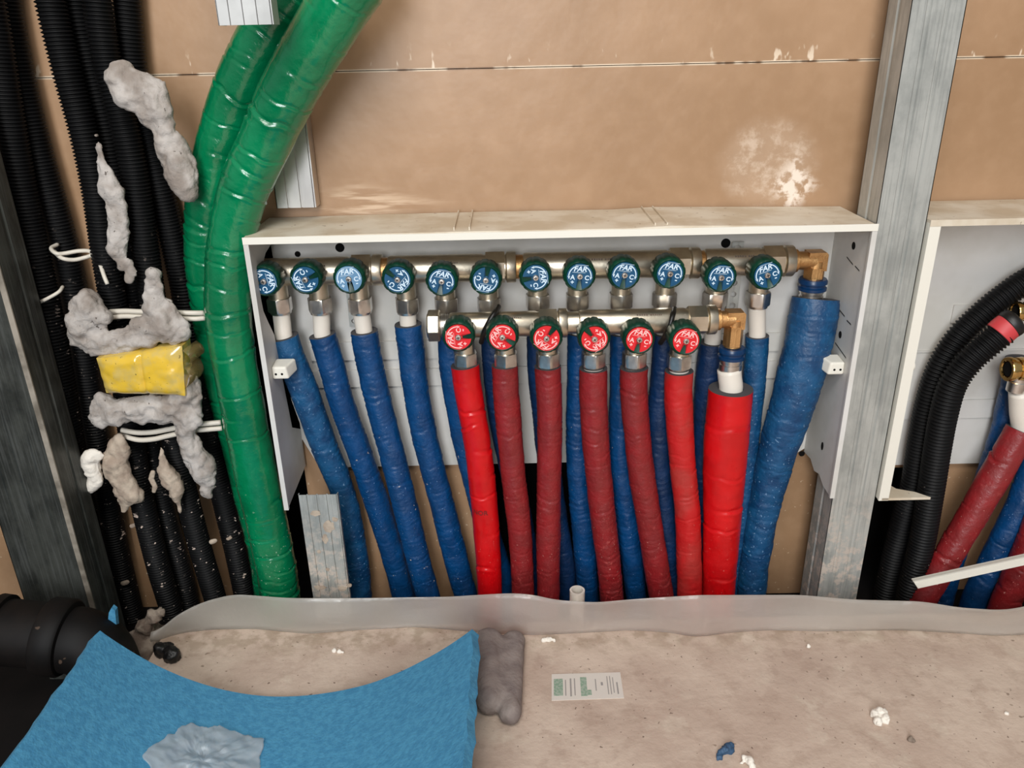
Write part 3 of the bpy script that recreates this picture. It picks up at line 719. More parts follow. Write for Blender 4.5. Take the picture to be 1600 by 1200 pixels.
# end cap with threads on the left
cp = MB(); x_ = XR(669)
cp.prism([(YR+u, zR+v) for u, v in hexpoly(.0172, math.radians(6))], 0, x_, XR(688)); cp.lathe((XR(669), YR, zR), (1, 0, 0), [(-.0012, .0125), (.001, .0145)], 32)
_cap = cp.build('end_cap', 'nickel', e2, smooth=False); _m = _cap.modifiers.new('b', 'BEVEL'); _m.width = .0014; _m.segments = 2; _m.limit_method = 'ANGLE'
thd = MB(); prof = []; t = 0
while t < XR(706)-XR(688)+.002: prof += [(t, .0126), (t+.0011, .0114)]; t += .0022
thd.lathe((XR(688)-.001, YR, zR), (1, 0, 0), prof, 32); thd.build('thread', 'chrome', e2)
redK = [(716, 527, -94, 727), (785, 527, -58, 790), (854, 529, -145, 856), (929, 530, 142, 927), (999, 531, 10, 991), (1072, 533, 12, 1061)]
YK2 = YR-.034; nutsR = []
for (px, py, ang, nx) in redK:
    nutsR.append(valve(e2, px, py, ang, nx, 560 if nx < 1050 else 563, YR, zR, RR, YK2, 'r'))
xer = float(P(1147, 510, YR)[0]); zer = float(P(1147, 541, YR)[2])
elbow(e2, XR(1120), YR, zR, xer, zer, .0092)

# ================================================================== INSULATED PIPES
INS = {}
def pipe(label, path, m, top=None, crease=(7, .0006, .001, .002, .0005), seed=1, group=None, tube_r=.0092, sleeve=None, name='insulated_pipe', wall_t=.008, ds=.0014):
    """path rows (px,py,y,r). top=(x,y,z) start of the bare white tube"""
    W = pxpath(path); base = W[-1]
    e = empty(name, (base[0], base[1], base[2]), label, 'pipe', group)
    L = 1.3; gap, d, w_, t, nz = crease
    V, Fc = sweep(W, ds, 44, creases(seed, L, gap, d, w_, t, nz))
    Fc = Fc[:-2]+[Fc[-1]]                                   # open the top end
    nseg = 44
    # cut-foam annulus at the top
    c0 = V[:nseg].mean(0); ri = tube_r*1.05; rim = V[:nseg]; inn = c0+(rim-c0)/np.linalg.norm(rim-c0, axis=1)[:, None]*ri
    dn = (V[nseg:2*nseg].mean(0)-c0); dn /= np.linalg.norm(dn); inn2 = inn+dn*.012
    n0 = len(V); V = np.vstack([V, rim, inn, inn2]); F2 = []
    for k in range(nseg):
        j = (k+1) % nseg; F2.append((n0+k, n0+nseg+k, n0+nseg+j, n0+j)); F2.append((n0+nseg+k, n0+2*nseg+k, n0+2*nseg+j, n0+nseg+j))
    o = mesh_obj('insulation', V, Fc+F2, [m, 'foamcut'], e)
    k0 = len(Fc)
    for p in o.data.polygons[k0:]: p.material_index = 1; p.use_smooth = False
    if top is not None:
        a_ = np.array(W[0][:3])
        d_ = np.array(W[1][:3])-a_; d_ /= np.linalg.norm(d_)
        pts = [list(top)+[tube_r], list((np.array(top)+a_)/2+np.array([0, 0, 0]))+[tube_r], list(a_)+[tube_r], list(a_+d_*.03)+[tube_r]]
        Vt, Ft = sweep(pts, .004, 28); mesh_obj('inner_tube', Vt, Ft, 'white_tube', e)
    return e
CB = (.0075, .00055, .0011, .0022, .0007)       # fine rings
CR = (.011, .0006, .0011, .002, .0005)
CS = (.035, .0012, .0016, .004, .0004)          # smooth film, few folds
ord_ = ['first', 'second', 'third', 'fourth', 'fifth', 'sixth', 'seventh', 'eighth', 'ninth', 'tenth', 'eleventh', 'twelfth']
yb_ = YA
BP = [
 [(444, 526), (455, 560), (473, 605), (491, 655), (510, 705), (534, 765), (553, 850), (563, 940), (566, 1000)],
 [(504, 523), (515, 560), (528, 610), (543, 655), (561, 705), (594, 800), (618, 880), (634, 945), (648, 1010)],
 [(569, 517), (576, 560), (587, 610), (598, 655), (611, 705), (635, 800), (655, 880), (672, 945), (685, 1010)],
 [(638, 506), (643, 550), (649, 600), (658, 655), (669, 705), (694, 800), (714, 880), (731, 945), (745, 1010)],
 [(705, 520), (707, 570), (716, 630), (727, 690), (745, 760), (765, 840), (782, 900), (790, 960), (795, 1010)],
 [(770, 520), (774, 580), (782, 650), (796, 720), (812, 800), (824, 870), (830, 950), (833, 1010)],
 [(842, 520), (843, 580), (850, 650), (857, 720), (868, 800), (882, 880), (890, 950), (893, 1010)],
 [(906, 520), (905, 580), (903, 650), (903, 720), (908, 800), (915, 880), (920, 950), (922, 1010)],
 [(972, 520), (972, 580), (970, 650), (970, 720), (978, 800), (988, 880), (996, 950), (1000, 1010)],
 [(1038, 520), (1036, 580), (1030, 650), (1030, 720), (1038, 800), (1046, 880), (1052, 950), (1055, 1010)],
 [(1113, 535), (1108, 580), (1103, 650), (1100, 720), (1100, 800), (1098, 880), (1096, 950), (1096, 1010)],
 [(1183, 524), (1180, 570), (1174, 640), (1166, 720), (1158, 800), (1148, 880), (1143, 950), (1140, 1010)]]
Bw = [.0150, .0148, .0148, .0148, .0148, .0140, .0135, .0135, .0135, .0135, .0150, .0130]
blab = ['dusty blue insulated pipe under the leftmost upper valve, behind the steel offcut',
 'blue insulated pipe under the second upper valve from the left',
 'blue insulated pipe under the pale-faced third upper valve',
 'blue insulated pipe under the fourth upper valve, left of the lower manifold end cap',
 'blue insulated pipe passing behind the leftmost bright red pipe',
 'blue insulated pipe showing between the leftmost bright red pipe and the next dark red one',
 'blue insulated pipe behind the third pipe from the left of the red row',
 'blue insulated pipe showing between the third and fourth pipes of the red row',
 'blue insulated pipe showing between the fourth and fifth pipes of the red row',
 'blue insulated pipe showing between the fifth and sixth pipes of the red row',
 'blue insulated pipe directly behind the lower manifold brass elbow',
 'blue insulated pipe with long white tube under the rightmost upper valve']
for i, pth in enumerate(BP):
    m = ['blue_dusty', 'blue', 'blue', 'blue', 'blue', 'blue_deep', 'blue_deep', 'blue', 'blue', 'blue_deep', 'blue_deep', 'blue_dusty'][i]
    rows = []
    for j, (px, py) in enumerate(pth):
        yy = yb_
        if i == 0: yy = yb_-.004+.012*min(1, max(0, (py-600)/200))
        if i == 2: yy = yb_-.012*min(1, max(0, (py-600)/250))
        if i == 1: yy = yb_+.012*min(1, max(0, (py-600)/250))
        if i in (4, 5, 6): yy = yb_+(.008 if i == 4 else .012)*min(1, max(0, (py-600)/200))
        if i == 10: yy = yb_+.010
        if i == 11: yy = yb_+.004
        rows.append((px, py, yy, Bw[i]*(1.05 if i == 0 and py < 760 else 1)))
    xn, zn = nutsA[i]
    pipe(blab[i], rows, m, (xn, YA, zn-.008), CB, seed=10+i, group='blue insulated pipes of the upper manifold')
RP = [
 [(726, 570), (731, 610), (741, 665), (748, 710), (757, 795), (763, 880), (766, 945), (768, 1010)],
 [(789, 570), (791, 620), (796, 680), (801, 730), (809, 800), (815, 880), (817, 945), (818, 1010)],
 [(856, 572), (858, 620), (859, 680), (858, 730), (857, 800), (857, 880), (857, 945), (857, 1010)],
 [(927, 575), (927, 620), (930, 680), (934, 730), (941, 800), (951, 880), (957, 945), (962, 1010)],
 [(991, 574), (991, 620), (996, 680), (1001, 730), (1012, 800), (1025, 880), (1035, 945), (1042, 1010)],
 [(1061, 579), (1060, 620), (1064, 690), (1068, 740), (1074, 800), (1077, 880), (1078, 945), (1079, 1010)]]
rlab = ['bright red insulated pipe, leftmost of the red row, with faint lettering',
 'dark red insulated pipe second from the left in the red row',
 'straight dark red insulated pipe third from the left in the red row',
 'dark red insulated pipe fourth from the left in the red row',
 'dark red insulated pipe bending right, fifth from the left in the red row',
 'orange-red dusty insulated pipe just left of the thick bright red pipe']
for i, pth in enumerate(RP):
    m = ['red', 'maroon', 'maroon', 'maroon', 'maroon', 'red_dusty'][i]
    rows = [(px, py, YR-.002*(py-570)/400, .0150 if i not in (1, 2) else .0143) for px, py in pth]
    if i in (1, 2, 3): rows = [(px, py, y, r*(.96 if py > 800 else 1)) for px, py, y, r in rows]
    xn, zn = nutsR[i]
    e = pipe(rlab[i], rows, m, (xn, YR, zn-.008), CS if i == 0 else CR, seed=40+i, group='red insulated pipes of the lower manifold', tube_r=.0105)
    if i == 0:
        # worn printing wrapped on the film
        V, Fc = text_data('NOR', .0085, 0, .0001, .0001); c = (V.max(0)+V.min(0))/2; cc = P(744, 790, YR); r = .0156
        a = (V[:, 0]-c[0])/r
        mb = MB(); cx = float(P(757, 790, YR)[0]); a0 = -.30
        mb.add(np.stack([cx+r*np.sin(a+a0), YR-.0016-r*np.cos(a+a0)-V[:, 2], cc[2]+(V[:, 1]-c[1])*1.0], 1), Fc); mb.build('lettering', mat('faded_ink', (112, 28, 26), .6), e, smooth=False)
# thick red pipe with press fitting
def pressfit(e, x, y, z0, zc, r=.0125, chrome_len=.016):
    """blue plastic ring, chrome sleeve"""
    mb = MB(); mb.lathe((x, y, z0), (0, 0, -1), [(0, r*1.03), (.002, r*1.13), (.005, r*1.13), (.006, r*1.0), (.0085, r*1.0), (.0095, r*1.12), (.0125, r*1.12), (.0135, r*.95)], 36)
    mb.build('plastic_ring', 'disc_blue_dark', e)
    mb = MB(); L = chrome_len; mb.lathe((x, y, z0-.012), (0, 0, -1), [(0, r*.92), (.004, r*.92), (.0045, r*.86), (.0065, r*.86), (.007, r*.93), (L-.004, r*.95), (L-.0035, r*.9), (L-.0015, r*.9), (L, r*.96), (L+.002, r*.96)], 36)
    mb.build('press_sleeve', 'chrome', e)
MT['disc_blue_dark'] = mat('blue_ring', (4, 46, 86), .3)
rows = [(1142, 607, YR-.002, .0232), (1139, 640, YR-.002, .0240), (1134, 700, YR-.003, .0248), (1129, 790, YR-.004, .0226), (1125, 870, YR-.004, .0205), (1122, 945, YR-.004, .0188), (1121, 1010, YR-.004, .018)]
zw = float(P(1142, 582, YR)[2])
e = pipe('thick bright red insulated pipe under the brass elbow of the lower manifold', rows, 'red', (xer-.001, YR, zw+.004), (.05, .0012, .002, .006, .0005), seed=61, tube_r=.0128)
pressfit(e, xer, YR, float(P(1147, 542, YR)[2]), 0, .0128, .017)
rows = [(1274, 466, YA-.001, .0245), (1269, 500, YA-.006, .0256), (1259, 550, YA-.012, .0252), (1247, 600, YA-.015, .0250), (1232, 650, YA-.014, .0235), (1216, 700, YA-.012, .0215), (1203, 750, YA-.01, .0195), (1192, 800, YA-.01, .0185), (1180, 870, YA-.01, .018), (1173, 945, YA-.01, .0175), (1170, 1010, YA-.01, .017)]
zw = float(P(1272, 470, YA)[2])
e = pipe('thick blue insulated pipe curving down from the brass elbow of the upper manifold', rows, 'blue_dusty', None, (.010, .0008, .0014, .004, .0010), seed=71, tube_r=.0128)
pressfit(e, xe, YA, ze+.001, 0, .0135, .017)
# ---- twin green pipes
GA = [(505, -70, -.055), (460, -10, -.050), (415, 55, -.046), (374, 140, -.040), (347, 220, -.036), (328, 310, -.033), (325, 400, -.030), (336, 500, -.028), (356, 600, -.027), (376, 680, -.027), (398, 780, -.027), (418, 860, -.027), (428, 940, -.027), (434, 1010, -.027)]
GB = [(585, -70, -.108), (550, -20, -.102), (505, 50, -.094), (452, 140, -.086), (413, 225, -.079), (377, 310, -.0755), (359, 400, -.0745), (358, 500, -.0755), (373, 600, -.0765), (391, 700, -.077), (411, 790, -.077), (428, 870, -.077), (438, 940, -.077), (444, 1010, -.077)]
def gr(py): return .0250-.0015*min(1, max(0, (py-100)/300))
for nm, G, lb, sd in ((0, GA, 'shiny green insulated pipe, the left and rear one of the pair', 81), (1, GB, 'shiny green insulated pipe, the right and front one of the pair, beside the cabinet', 85)):
    rows = [(px, py, y, gr(py)+(.0015 if nm and py < 200 else 0)) for px, py, y in G]
    V, Fc = sweep(pxpath(rows), .0014, 56, creases(sd, 1.3, .019, .0013, .0014, .005, .0006, 42))
    tag(mesh_obj('green_pipe', V, Fc, 'green'), lb, 'pipe', 'green insulated pipes')

# ================================================================== STRAPS, TIES
def strap(px0, py0, px1, py1, y, w_, label, cat='bracket'):
    a_, b_ = P(px0, py0, y), P(px1, py1, y); mb = MB(); x = (a_[0]+b_[0])/2; n = max(2, int((a_[2]-b_[2])/.012))
    for k in range(n):     # perforated band: ladder of frames round a hole
        z1 = a_[2]-(a_[2]-b_[2])*k/n; z0 = a_[2]-(a_[2]-b_[2])*(k+1)/n; zc = (z0+z1)/2; r = w_*.26; m = 12
        outer = []; inner = []
        for j in range(m):
            th = 2*math.pi*j/m+math.pi/m; cx, sx = math.cos(th), math.sin(th); q = 1/max(abs(cx), abs(sx))
            outer.append((x+cx*q*w_/2, zc+sx*q*(z1-z0)/2)); inner.append((x+cx*r, zc+sx*r))
        for j in range(m):
            i2 = (j+1) % m; mb.prism([outer[j], outer[i2], inner[i2], inner[j]], 1, y-.0008, y)
    return tag(mb.build('perforated_strap', 'galv', None, smooth=False), label, cat, 'perforated fixing straps')
strap(1150, 378, 1143, 520, YB-.012, .013, 'perforated metal strap behind the upper manifold right end')
strap(548, 440, 553, 510, YB-.004, .011, 'perforated metal strap behind the pale-faced third upper valve')
def ctube(name, pts, r, m, label, cat, group=None, seg=12, flat=None):
    V, Fc = sweep([list(p)+[r] for p in pts], .002, seg, flat=flat); return tag(mesh_obj(name, V, Fc, m), label, cat, group)
def tie(pxs, label):
    # loop round the lower manifold
    pts = []
    cx, cz = 0, 0
    for (px, py, y) in pxs: pts.append(P(px, py, y))
    ctube('cable_tie', pts, .0028, 'ziptie', label, 'cable tie', 'black ties round the lower manifold')
tie([(779, 479, YR+.004), (773, 489, YR-.013), (764, 503, YR-.0175), (756, 520, YR-.014), (752, 535, YR-.002)], 'black tie round the lower manifold between the first and second red knobs')
tie([(1054, 482, YR+.004), (1051, 493, YR-.013), (1046, 510, YR-.0175), (1039, 525, YR-.014), (1032, 536, YR-.002)], 'black tie round the lower manifold between the fifth and sixth red knobs')

# ================================================================== LEFT CONDUITS
CG = 'black corrugated conduits on the left'
CD = [
 ([(-30, -60, -.05), (-8, 60, -.05), (12, 180, -.05), (38, 320, -.05), (66, 450, -.052), (92, 580, -.054), (112, 700, -.054), (135, 820, -.05), (165, 960, -.05), (175, 1020, -.05)], .0150, 'black corrugated conduit furthest left, running down behind the dark steel stud'),
 ([(0, -60, -.022), (10, 20, -.022), (34, 140, -.022), (62, 250, -.022), (88, 340, -.022), (108, 420, -.022), (126, 520, -.022), (140, 620, -.022), (158, 730, -.022), (180, 850, -.022), (206, 960, -.022), (218, 1020, -.022)], .0148, 'black conduit left of the bare brown wall gap, with a white cord looped over it'),
 ([(68, -60, -.048), (80, 10, -.048), (104, 110, -.048), (131, 210, -.048), (150, 300, -.048), (163, 390, -.048), (178, 480, -.048), (193, 580, -.048), (205, 680, -.048), (222, 780, -.048), (246, 880, -.048), (270, 960, -.048), (284, 1020, -.048)], .0138, 'black conduit bordering the right of the brown wall gap with serrated outline'),
 ([(108, -60, -.020), (118, 10, -.020), (138, 100, -.020), (163, 200, -.020), (182, 300, -.020), (196, 400, -.020), (208, 500, -.020), (220, 600, -.020), (236, 700, -.020), (260, 810, -.020), (290, 920, -.020), (305, 1020, -.020)], .0135, 'black conduit running behind the long thin plaster streak'),
 ([(146, -60, -.047), (154, 10, -.047), (168, 100, -.047), (190, 180, -.047), (208, 260, -.047), (222, 350, -.047), (236, 450, -.047), (250, 560, -.047), (266, 660, -.047), (288, 760, -.047), (314, 860, -.047), (340, 950, -.047), (352, 1020, -.047)], .0135, 'black conduit passing right behind the middle of the yellow block'),
 ([(192, -60, -.022), (198, 10, -.022), (205, 90, -.022), (218, 170, -.022), (242, 260, -.022), (264, 350, -.020), (284, 440, -.019), (300, 540, -.018), (320, 640, -.018), (344, 760, -.018), (370, 870, -.022), (388, 960, -.022), (398, 1020, -.022)], .0135, 'black conduit furthest right, beside the green pipes under the large upper plaster lump')]
for rows, r, lb in CD:
    conduit('corrugated_conduit', [(a_, b_, c_, r) for a_, b_, c_ in rows], 'conduit', lb, group=CG)

# plaster lumps
blob('plaster_lump', [], 'clay') if False else None
def lump(L, y, m, label, seed, nz=.0028, vox=.0022, sq=.7, group='plaster lumps on the conduits', rs=1.0):
    o = blob('plaster_lump', pxballs(L, y, rs), m, None, vox, nz*1.1, 70, seed, sq); return tag(o, label, 'plaster', group)
lump([(190, 118, 24), (186, 135, 17), (205, 150, 28), (222, 140, 28), (238, 150, 28), (245, 175, 27), (232, 178, 20), (256, 198, 22), (264, 215, 23), (270, 235, 25), (278, 252, 26), (286, 275, 26), (292, 296, 20)], -.078, 'clay', 'large rounded grey plaster lump topmost on the conduits', 3)
lump([(151, 212, 3.5), (154, 228, 6), (158, 246, 9), (165, 268, 13), (172, 292, 16), (179, 318, 18), (184, 345, 17), (186, 368, 17), (184, 388, 16), (184, 402, 12), (188, 414, 8), (203, 412, 7), (206, 424, 9), (202, 436, 8)], -.072, 'clay', 'long thin plaster streak pointing up the conduits', 5)
lump([(135, 480, 28), (130, 500, 26), (148, 490, 24), (125, 522, 18), (140, 535, 20), (165, 535, 22), (190, 530, 20), (215, 525, 22), (235, 515, 24), (255, 510, 26), (270, 520, 22), (245, 485, 20), (243, 465, 17), (240, 445, 14), (240, 432, 10), (262, 475, 12), (278, 505, 14), (282, 525, 13)], -.086, 'clay', 'wide plaster lump with two horns resting on the yellow block', 7, nz=.004)
lump([(165, 632, 18), (160, 648, 20), (185, 644, 24), (205, 638, 25), (228, 637, 25), (250, 640, 26), (272, 636, 26), (290, 620, 22), (298, 600, 15), (295, 650, 24), (288, 675, 20), (298, 695, 20), (308, 715, 22), (318, 738, 20), (322, 755, 15), (322, 772, 10)], -.084, 'clay', 'ragged plaster lump below the yellow block trailing down to the right', 9, nz=.004)
lump([(187, 684, 10), (184, 702, 18), (180, 722, 22), (186, 742, 23), (195, 760, 22), (205, 770, 18), (214, 778, 9), (193, 785, 10), (192, 797, 6)], -.078, 'clay_warm', 'brownish plaster flap hanging below the yellow block on the left', 11)
lump([(150, 712, 14), (138, 718, 13), (146, 732, 15), (150, 748, 12), (143, 760, 9), (139, 768, 5)], -.082, 'chip', 'small whiter plaster lump right beside the dark steel stud', 13)
lump([(252, 700, 4), (253, 716, 8), (258, 732, 11), (265, 748, 14), (272, 762, 13), (276, 776, 8), (280, 790, 5), (282, 802, 3)], -.074, 'clay_warm', 'narrow pointed plaster lump hanging below the middle cable', 15, vox=.0016)
lump([(239, 738, 5), (237, 748, 6), (242, 760, 5), (240, 768, 4)], -.068, 'clay_warm', 'tiny pinkish plaster blob left of the narrow pointed lump', 17, vox=.0012, nz=.001)
for k, (px, py, r, lb) in enumerate([(206, 822, 7, 'plaster speck on the conduits below the brownish flap'), (331, 847, 8, 'plaster speck low on the conduit left of the green pipe'), (356, 842, 6, 'plaster speck low on the conduit nearest the green pipe'), (193, 912, 8, 'plaster speck lowest beside the stud foot')]):
    lump([(px, py, r*.6), (px+r*.7, py-r*.3, r*.5)], (-.036, -.062, -.038, -.038)[k], 'clay_warm', lb, 20+k, vox=.001, nz=.0006, sq=.6, group='plaster specks on the conduits')
# yellow block
def yellow():
    c = [P(150, 560, -.098), P(284, 541, -.098), P(290, 618, -.098), P(166, 614, -.098)]
    e = empty('yellow_block', tuple((c[0]+c[2])/2), 'glossy yellow taped block wedged between two plaster lumps', 'block')
    n, m_ = 40, 24; V = []; Fc = []
    for layer, yy in ((0, 0), (1, .024)):
        for j in range(m_+1):
            for i in range(n+1):
                u, v = i/n, j/m_; p = (1-u)*(1-v)*c[0]+u*(1-v)*c[1]+u*v*c[2]+(1-u)*v*c[3]
                bulge = .006*(1-(2*u-1)**6)*(1-(2*v-1)**6)
                seam = .0022*math.exp(-((u-.52)/.02)**2)
                p = p.copy(); p[1] += (-bulge+seam+.0012*float(vnoise(np.array([u*9, v*6, 3.3]))) if layer == 0 else yy)
                V.append(p)
    K = (n+1)*(m_+1)
    for j in range(m_):
        for i in range(n):
            a_ = j*(n+1)+i; Fc.append((a_, a_+n+1, a_+n+2, a_+1)); Fc.append((K+a_, K+a_+1, K+a_+n+2, K+a_+n+1))
    for i in range(n): Fc += [(i, i+1, K+i+1, K+i), (m_*(n+1)+i+1, m_*(n+1)+i, K+m_*(n+1)+i, K+m_*(n+1)+i+1)]
    for j in range(m_): Fc += [((j+1)*(n+1), j*(n+1), K+j*(n+1), K+(j+1)*(n+1)), (j*(n+1)+n, (j+1)*(n+1)+n, K+(j+1)*(n+1)+n, K+j*(n+1)+n)]
    mesh_obj('block_body', V, Fc, 'yellow', e, True, 50)
    # curled clear tape at the right
    mb = MB(); V = []; Fc = []
    q = [P(284, 548, -.099), P(294, 556, -.104), P(297, 566, -.101), P(288, 574, -.098), P(292, 580, -.103), P(296, 592, -.104), P(292, 604, -.100), P(284, 610, -.098)]
    s_, cc = crom([list(p)+[0] for p in q], .001); 
    for p in cc: V += [p[:3], p[:3]+np.array([.004, .03, 0])]
    for i in range(len(cc)-1): Fc.append((2*i, 2*i+1, 2*i+3, 2*i+2))
    o = mesh_obj('tape_curl', V, Fc, 'amber', e); md = o.modifiers.new('s', 'SOLIDIFY'); md.thickness = .0004
yellow()
# white twin cords
def cord(lines, r, label, group='white cords round the conduits'):
    first = lines[0][0]; p0 = P(*first); e = empty('twin_cord', tuple(p0), label, 'cable', group)
    for L in lines:
        V, Fc = sweep([list(P(*q))+[r] for q in L], .002, 10); mesh_obj('cord', V, Fc, 'cable', e)
cord([[(172, 487, -.070), (195, 486, -.072), (220, 487, -.074), (260, 488, -.074), (300, 489, -.072), (318, 489, -.068)], [(172, 496, -.070), (195, 494, -.072), (220, 495, -.074), (260, 496, -.074), (300, 498, -.072), (320, 497, -.068)]], .0027, 'white twin cord stretched across conduits behind the upper plaster horns')
cord([[(190, 672, -.071), (215, 676, -.073), (240, 675, -.074), (262, 671, -.075), (300, 664, -.074), (322, 662, -.070), (345, 660, -.066)], [(190, 680, -.071), (215, 687, -.073), (240, 686, -.074), (262, 681, -.075), (300, 673, -.074), (322, 671, -.070), (347, 669, -.066)]], .0029, 'white twin cord bowed across conduits below the yellow block')
cord([[(90, 382, -.04), (80, 388, -.052), (88, 396, -.06), (100, 396, -.056), (125, 392, -.05), (143, 394, -.05), (155, 410, -.056), (163, 432, -.066), (168, 444, -.068)], [(84, 392, -.046), (96, 403, -.06), (115, 406, -.056), (134, 402, -.05), (143, 399, -.05)]], .0021, 'loose looped white cord at mid height beside the brown wall gap')
cord([[(58, 474, -.072), (75, 466, -.074), (92, 456, -.07), (98, 448, -.06)]], .0018, 'short faint cord on the leftmost conduit beside the stud')

# big black drain pipe bottom left
def drain():
    y = -.20; r = .034
    e = empty('drain_pipe', tuple(P(60, 990, y)), 'thick black drain pipe with a socket at the lower left corner', 'pipe')
    p0, p1, p2 = P(-160, 975, y), P(40, 990, y), P(100, 998, y); d = np.array([p2[0], y-.0, p2[2]])
    el = [list(p0)+[r], list(p1)+[r], list(p2)+[r], list(d+[.018, 0, -.004])+[r], list(d+[.032, 0, -.02])+[r], list(d+[.036, 0, -.05])+[r], [d[0]+.036, y, ZS, r]]
    V, Fc = sweep(el, .003, 48); mesh_obj('pipe_body', V, Fc, 'bigpipe', e)
    dd = (p2-p1)/np.linalg.norm(p2-p1); rg = MB(); c = P(70, 992, y)
    rg.lathe(c, dd, [(0, r), (.001, r*1.14), (.004, r*1.18), (.022, r*1.18), (.025, r*1.12), (.026, r)], 48); rg.build('socket_ring', 'bigpipe', e)
    c = P(-10, 984, y); rg = MB(); rg.lathe(c, dd, [(0, r), (.001, r*1.1), (.01, r*1.1), (.011, r)], 48); rg.build('socket_ring', 'bigpipe', e)
drain()
# rubble and sliver at the end of the slab
rub = [(225, 975, 14), (238, 960, 12), (215, 990, 12), (250, 950, 8), (235, 990, 12), (212, 1003, 8), (205, 985, 6)]
B = []
for (px, py, r) in rub:
    p = PZ(px, py, -.02); p = P(px, py, -.135); B.append((p[0], p[1], p[2]-.004, r*mpp(p)))
B += [(B[0][0], -.13, -.03, .028), (B[0][0]+.008, -.13, -.05, .03), (B[2][0], -.15, -.04, .03)]
tag(blob('mortar_lump', B, 'rubble', None, .0025, .003, 110, 31, 1), 'grey mortar lump at the left end of the translucent strip', 'mortar')
c = P(262, 1028, -.19)
tag(blob('dark_rag', [(PZ(255, 1022, 0)[0], PZ(255, 1022, 0)[1], .006, .009), (PZ(270, 1030, 0)[0], PZ(270, 1030, 0)[1], .006, .010), (PZ(262, 1018, 0)[0], PZ(262, 1018, 0)[1], .005, .007)], 'black', None, .0015, .002, 150, 33, 1), 'small black lump on the concrete behind the blue foam', 'scrap')
sl = P(174, 950, -.19); a_, b_ = P(166, 1000, -.19), P(184, 1000, -.19)
MB_ = MB(); MB_.prism([(a_[0], ZS), (b_[0]+.004, ZS), (b_[0], b_[2]), (sl[0]+.003, sl[2]-.004), (sl[0], sl[2]), (sl[0]-.004, sl[2]-.006), (a_[0], a_[2])], 1, -.19, -.184)
tag(MB_.build('foam_sliver', 'blue_foam', smooth=False), 'narrow upright sliver of blue foam behind the big foam corner', 'foam')

# ================================================================== FILM STRIP, STUB
TOP = [(246, 988), (262, 972), (285, 956), (320, 940), (365, 929), (410, 932), (450, 935), (560, 935), (700, 933), (760, 929), (800, 927), (830, 929), (870, 938), (930, 942), (1000, 936), (1090, 930), (1250, 930), (1330, 937), (1440, 940), (1500, 950), (1560, 954), (1590, 951), (1640, 938), (1800, 935), (2400, 950)]
BOT = [(232, 1006), (250, 1000), (280, 990), (330, 984), (400, 983), (480, 991), (560, 985), (650, 980), (700, 984), (760, 990), (830, 993), (900, 990), (980, 985), (1040, 988), (1090, 996), (1140, 989), (1200, 985), (1290, 987), (1400, 985), (1450, 987), (1500, 990), (1560, 994), (1600, 992), (1800, 992), (2400, 1002)]
def film():
    t = np.linspace(236, 2390, 440); ty = np.interp(t, [a for a, b in TOP], [b for a, b in TOP]); by = np.interp(t, [a for a, b in BOT], [b for a, b in BOT])
    k = np.ones(7)/7; ty = np.convolve(np.pad(ty, 3, 'edge'), k, 'valid'); by = np.convolve(np.pad(by, 3, 'edge'), k, 'valid'); V = []; n = 9
    for i, x in enumerate(t):
        g = PZ(x, by[i], 0.0); y = g[1]; tp = P(x, ty[i], y+.004*math.sin(x/90)-.002)
        for j in range(n):
            u = j/(n-1); p = g*(1-u)+tp*u; p = p+np.array([0, .0035*math.sin(u*3.14)*math.sin(x/47), 0]); p[2] = max(p[2], 0.0003); V.append(p)
    Fc = [(i*n+j, (i+1)*n+j, (i+1)*n+j+1, i*n+j+1) for i in range(len(t)-1) for j in range(n-1)]
    o = mesh_obj('plastic_strip', V, Fc, 'film'); md = o.modifiers.new('s', 'SOLIDIFY'); md.thickness = .0006
    tag(o, 'long translucent milky plastic strip standing along the concrete edge', 'plastic strip')
    print('film y', PZ(400, 983, 0), PZ(1200, 985, 0), PZ(1090, 996, 0))
film()
p = P(902, 922, -.112); st = MB(); st.lathe((p[0], p[1], ZS), (0, 0, 1), [(0, .0088), (p[2]-ZS, .0088), (p[2]-ZS, .0065), (p[2]-ZS-.02, .0065)], 28, cap=False)
tag(st.build('pipe_stub', 'white_tube'), 'short white pipe stub peeking above the translucent strip', 'pipe')

